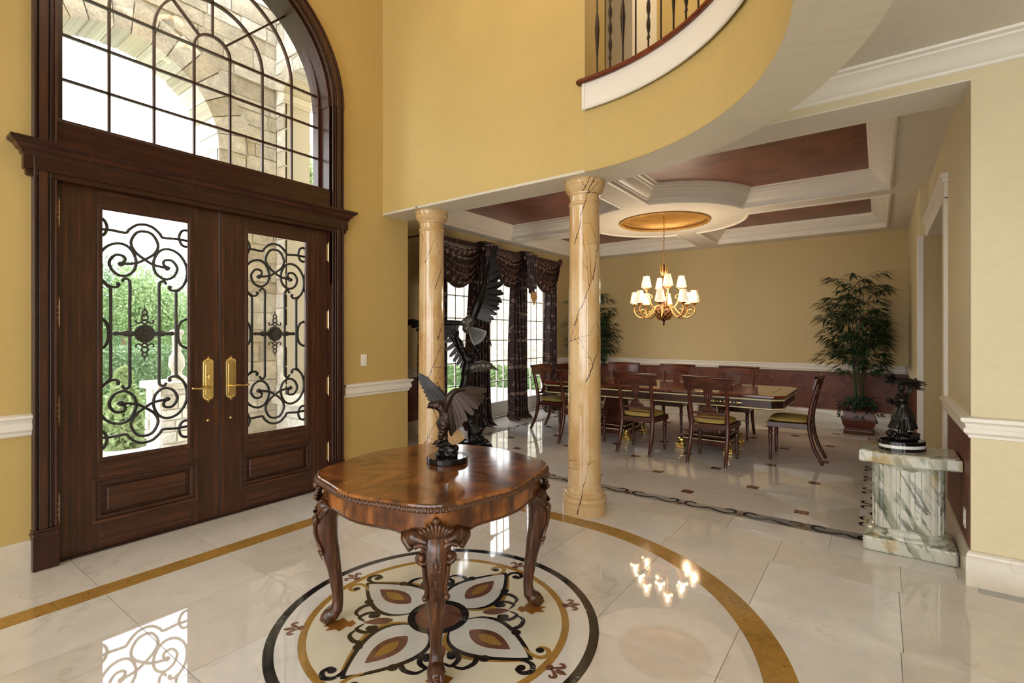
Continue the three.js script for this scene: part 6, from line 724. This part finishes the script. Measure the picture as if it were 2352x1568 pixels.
// ---------- pedestal and statuette ----------
{
  const P = [0.155, -4.33], t = thing('marble_pedestal', 'green and white marble fluted pedestal against the right wall', 'pedestal', [P[0], 0, P[1]]), w = 0.245, d = 0.19;
  const slab = (k, y0, y1, r, dd = 0) => { const o = [[-w * k, -d * k], [w * k, -d * k], [w * k, d * k * 0.72], [w * k * 0.75, d * k * 0.72]]; for (let i = 1; i < 12; i++) { const u = i / 12; o.push([w * k * 0.75 * (1 - 2 * u), d * k * (0.72 + 0.28 * Math.sin(PI * u) ** 0.6)]); } o.push([-w * k * 0.75, d * k * 0.72], [-w * k, d * k * 0.72]); return xzToY(extr(shapeOf(o), y1 - y0 - 2 * r, r, 6, 3), y1 - r); };
  part(t, 'base_slab', uvBox(rbox(-w, w, 0, 0.1, -d, d, 0.018, 3), 0.7), M.pedestal); part(t, 'top_slab', uvBox(slab(1.02, 0.585, 0.668, 0.016), 0.7), M.pedestal);
  const flute = (k, n) => { const o = []; for (let i = 0; i < 192; i++) { const a = i / 192 * 2 * PI, f = ((a * n / (2 * PI)) % 1 + 1) % 1, dip = f < 0.55 ? 0 : -0.006, x = Math.cos(a), z = Math.sin(a), e = (v) => Math.sign(v) * Math.abs(v) ** 0.8; o.push([e(x) * (0.195 * k + dip), e(z) * (0.15 * k + dip)]); } return o; };
  part(t, 'fluted_body', uvBox(xzToY(extr(shapeOf(flute(1, 24)), 0.44), 0.59), 0.7, false, 0.3), M.pedestal);
  const ov = (pts) => { const g = lathe(pts, 40); g.scale(1.22, 1, 0.95); return g; }; part(t, 'foot_moulding', uvBox(ov([[0.19, 0.098], [0.19, 0.112], [0.178, 0.124], [0.17, 0.126], [0.176, 0.138], [0.172, 0.15], [0.16, 0.158], [0.15, 0.165]]), 0.7, false, 0.1), M.pedestal); part(t, 'neck_moulding', uvBox(ov([[0.155, 0.55], [0.165, 0.565], [0.172, 0.58], [0.172, 0.59]]), 0.7), M.pedestal);
  const s = thing('lady_statuette', 'dark bronze figure of a woman under a sheaf, on striped round base on the pedestal', 'statuette', [P[0] - 0.03, 0.668, P[1] - 0.0], 36.2 * PI / 180);
  const ov2 = (pts) => { const g = latheC(pts, 40); g.scale(1.15, 1, 0.85); return g; }; part(s, 'base_disc', ov2([[0, 0], [0.125, 0], [0.125, 0.02], [0, 0.02]]), M.blackStone); part(s, 'white_band', ov2([[0, 0.02], [0.122, 0.02], [0.122, 0.04], [0, 0.04]]), M.whiteMarble, 'white marble band'); part(s, 'upper_disc', ov2([[0, 0.04], [0.123, 0.04], [0.123, 0.062], [0.118, 0.066], [0, 0.066]]), M.blackStone);
  part(s, 'rock', merge([rock(0, 0.085, 0, 0.085, 0.026, 0.06, 11), rock(-0.075, 0.105, 0.01, 0.03, 0.03, 0.028, 12), rock(0.05, 0.09, 0.02, 0.05, 0.03, 0.04, 13)]), M.bronze);
  part(s, 'figure', sdfMesh((p) => {
    const bones = [[[-0.022, 0.1, 0.012], [-0.014, 0.19, 0.005], 0.01, 0.016], [[0.028, 0.1, -0.005], [0.018, 0.2, 0], 0.01, 0.018], [[-0.022, 0.098, 0.012], [-0.045, 0.096, 0.02], 0.01, 0.006], [[0.028, 0.098, -0.005], [0.008, 0.096, 0.008], 0.01, 0.006], [[0.004, 0.27, 0], [0.0, 0.33, 0.002], 0.033, 0.032], [[-0.014, 0.338, 0.018], [0.012, 0.338, 0.018], 0.022, 0.022], [[-0.03, 0.362, 0], [0.026, 0.362, 0], 0.016, 0.016], [[-0.002, 0.37, 0], [-0.006, 0.395, 0.004], 0.013, 0.012], [[-0.008, 0.412, 0.006], [-0.008, 0.43, 0.004], 0.02, 0.021], [[-0.022, 0.415, 0.018], [-0.03, 0.412, 0.02], 0.006, 0.003], [[0.01, 0.432, -0.01], [0.016, 0.425, -0.016], 0.018, 0.015], [[-0.036, 0.358, 0.005], [-0.056, 0.308, 0.03], 0.013, 0.01], [[-0.056, 0.308, 0.03], [-0.095, 0.325, 0.042], 0.01, 0.007], [[0.032, 0.36, 0], [0.056, 0.405, 0.01], 0.013, 0.01], [[0.056, 0.405, 0.01], [0.03, 0.455, 0.015], 0.01, 0.008]];
    let f = 1; for (const [a, b, ra, rb] of bones) f = smin(f, capsule(p, a, b, ra, rb), 0.012);
    const th = Math.atan2(p[2], p[0] - 0.008), rho = Math.hypot(p[0] - 0.008, p[2] * 1.1), tier = (y0, y1, r0, r1, n, ph) => { const t = clamp((y1 - p[1]) / (y1 - y0), 0, 1), r = lerp(r1, r0, t ** 0.8) + 0.007 * t * Math.sin(n * th + ph + t * 1.5) + 0.004 * t * Math.sin((n + 4) * th - ph); return Math.max((rho - r) * 0.75, p[1] - y1, y0 + 0.008 * Math.sin(th * 3 + ph) - p[1]); };
    f = smin(f, tier(0.145, 0.285, 0.078, 0.03, 8, 0.4), 0.008); f = smin(f, tier(0.205, 0.3, 0.07, 0.034, 6, 2.1), 0.006); return f;
  }, [-0.01, 0.27, 0], 0.21, 96), M.bronze);
  const sh = []; for (let k = 0; k < 40; k++) { const v = rr(-0.02, 0.02), z = rr(-0.025, 0.025); sh.push(limb([[-0.05 + rr(-0.02, 0.02), 0.468 + v, z], [0.03, 0.462 + v, z], [rr(0.1, 0.15), 0.432 + v * 1.5, z * 1.4]], [0.004, 0.007, 0.003], { seg: 6, rad: 5 })); } for (let k = 0; k < 26; k++) { const q = onSphere(); sh.push(limb([[-0.04, 0.468, 0], [-0.055 + q[0] * 0.03, 0.478 + q[1] * 0.025, q[2] * 0.03], [-0.07 + q[0] * 0.055, 0.475 + q[1] * 0.05, q[2] * 0.05]], [0.004, 0.009, 0.002], { seg: 5, rad: 5 })); }
  part(s, 'sheaf', merge([ell(0.02, 0.462, 0, 0.085, 0.022, 0.03), ...sh]), M.bronze).userData.kind = 'stuff';
  const fl = []; for (let k = 0; k < 10; k++) { const q = onSphere(); fl.push(limb([[-0.1, 0.33, 0.04], [-0.1 + q[0] * 0.02, 0.333 + q[1] * 0.02, 0.04 + q[2] * 0.02], [-0.103 + q[0] * 0.036, 0.335 + q[1] * 0.036, 0.04 + q[2] * 0.036]], [0.004, 0.007, 0.002], { seg: 5, rad: 5 })); } part(s, 'posy', merge(fl), M.bronze);
}
// ---------- wall fittings ----------
{
  const l = thing('added_landing_light', 'added unseen ceiling light that brightens the upper landing', 'ceiling light', [-0.6, FY, -4.75]); part(l, 'rim', latheC([[0, -0.03], [0.19, -0.03], [0.2, -0.02], [0.2, 0], [0, 0]], 28), M.brass); part(l, 'light_bowl', latheC([[0.18, -0.031], [0.16, -0.07], [0.1, -0.1], [0, -0.11]], 28, 1.2), M.bulb); const L = new THREE.PointLight(0xfff0d8, 5, 0, 2); L.position.set(0, -0.2, 0); L.castShadow = true; L.shadow.radius = 4; l.add(L);  // unseen lamp, added to brighten the landing wall behind the balusters
  const s = thing('light_switch', 'ivory light switch plate on the golden wall by the doors', 'light switch', [EX, 1.19, -3.21]); part(s, 'plate', rbox(0, 0.006, -0.058, 0.058, -0.036, 0.036, 0.003), M.plastic); part(s, 'rocker', rbox(0.004, 0.01, -0.032, 0.032, -0.016, 0.016, 0.003), M.plastic);
  const o = thing('wall_outlet', 'ivory outlet plate on the red-brown wainscot beside the pedestal', 'outlet', [RX - 0.004, 0.33, -4.12]); part(o, 'plate', rbox(-0.006, 0, -0.058, 0.058, -0.036, 0.036, 0.003), M.plastic); part(o, 'socket', rbox(-0.009, -0.004, 0.008, 0.036, -0.015, 0.015, 0.003), M.plastic); part(o, 'socket', rbox(-0.009, -0.004, -0.036, -0.008, -0.015, 0.015, 0.003), M.plastic);
}
scene.traverse((o) => { if (o.isMesh) { o.castShadow = true; o.receiveShadow = true; } });
renderer.render(scene, camera);
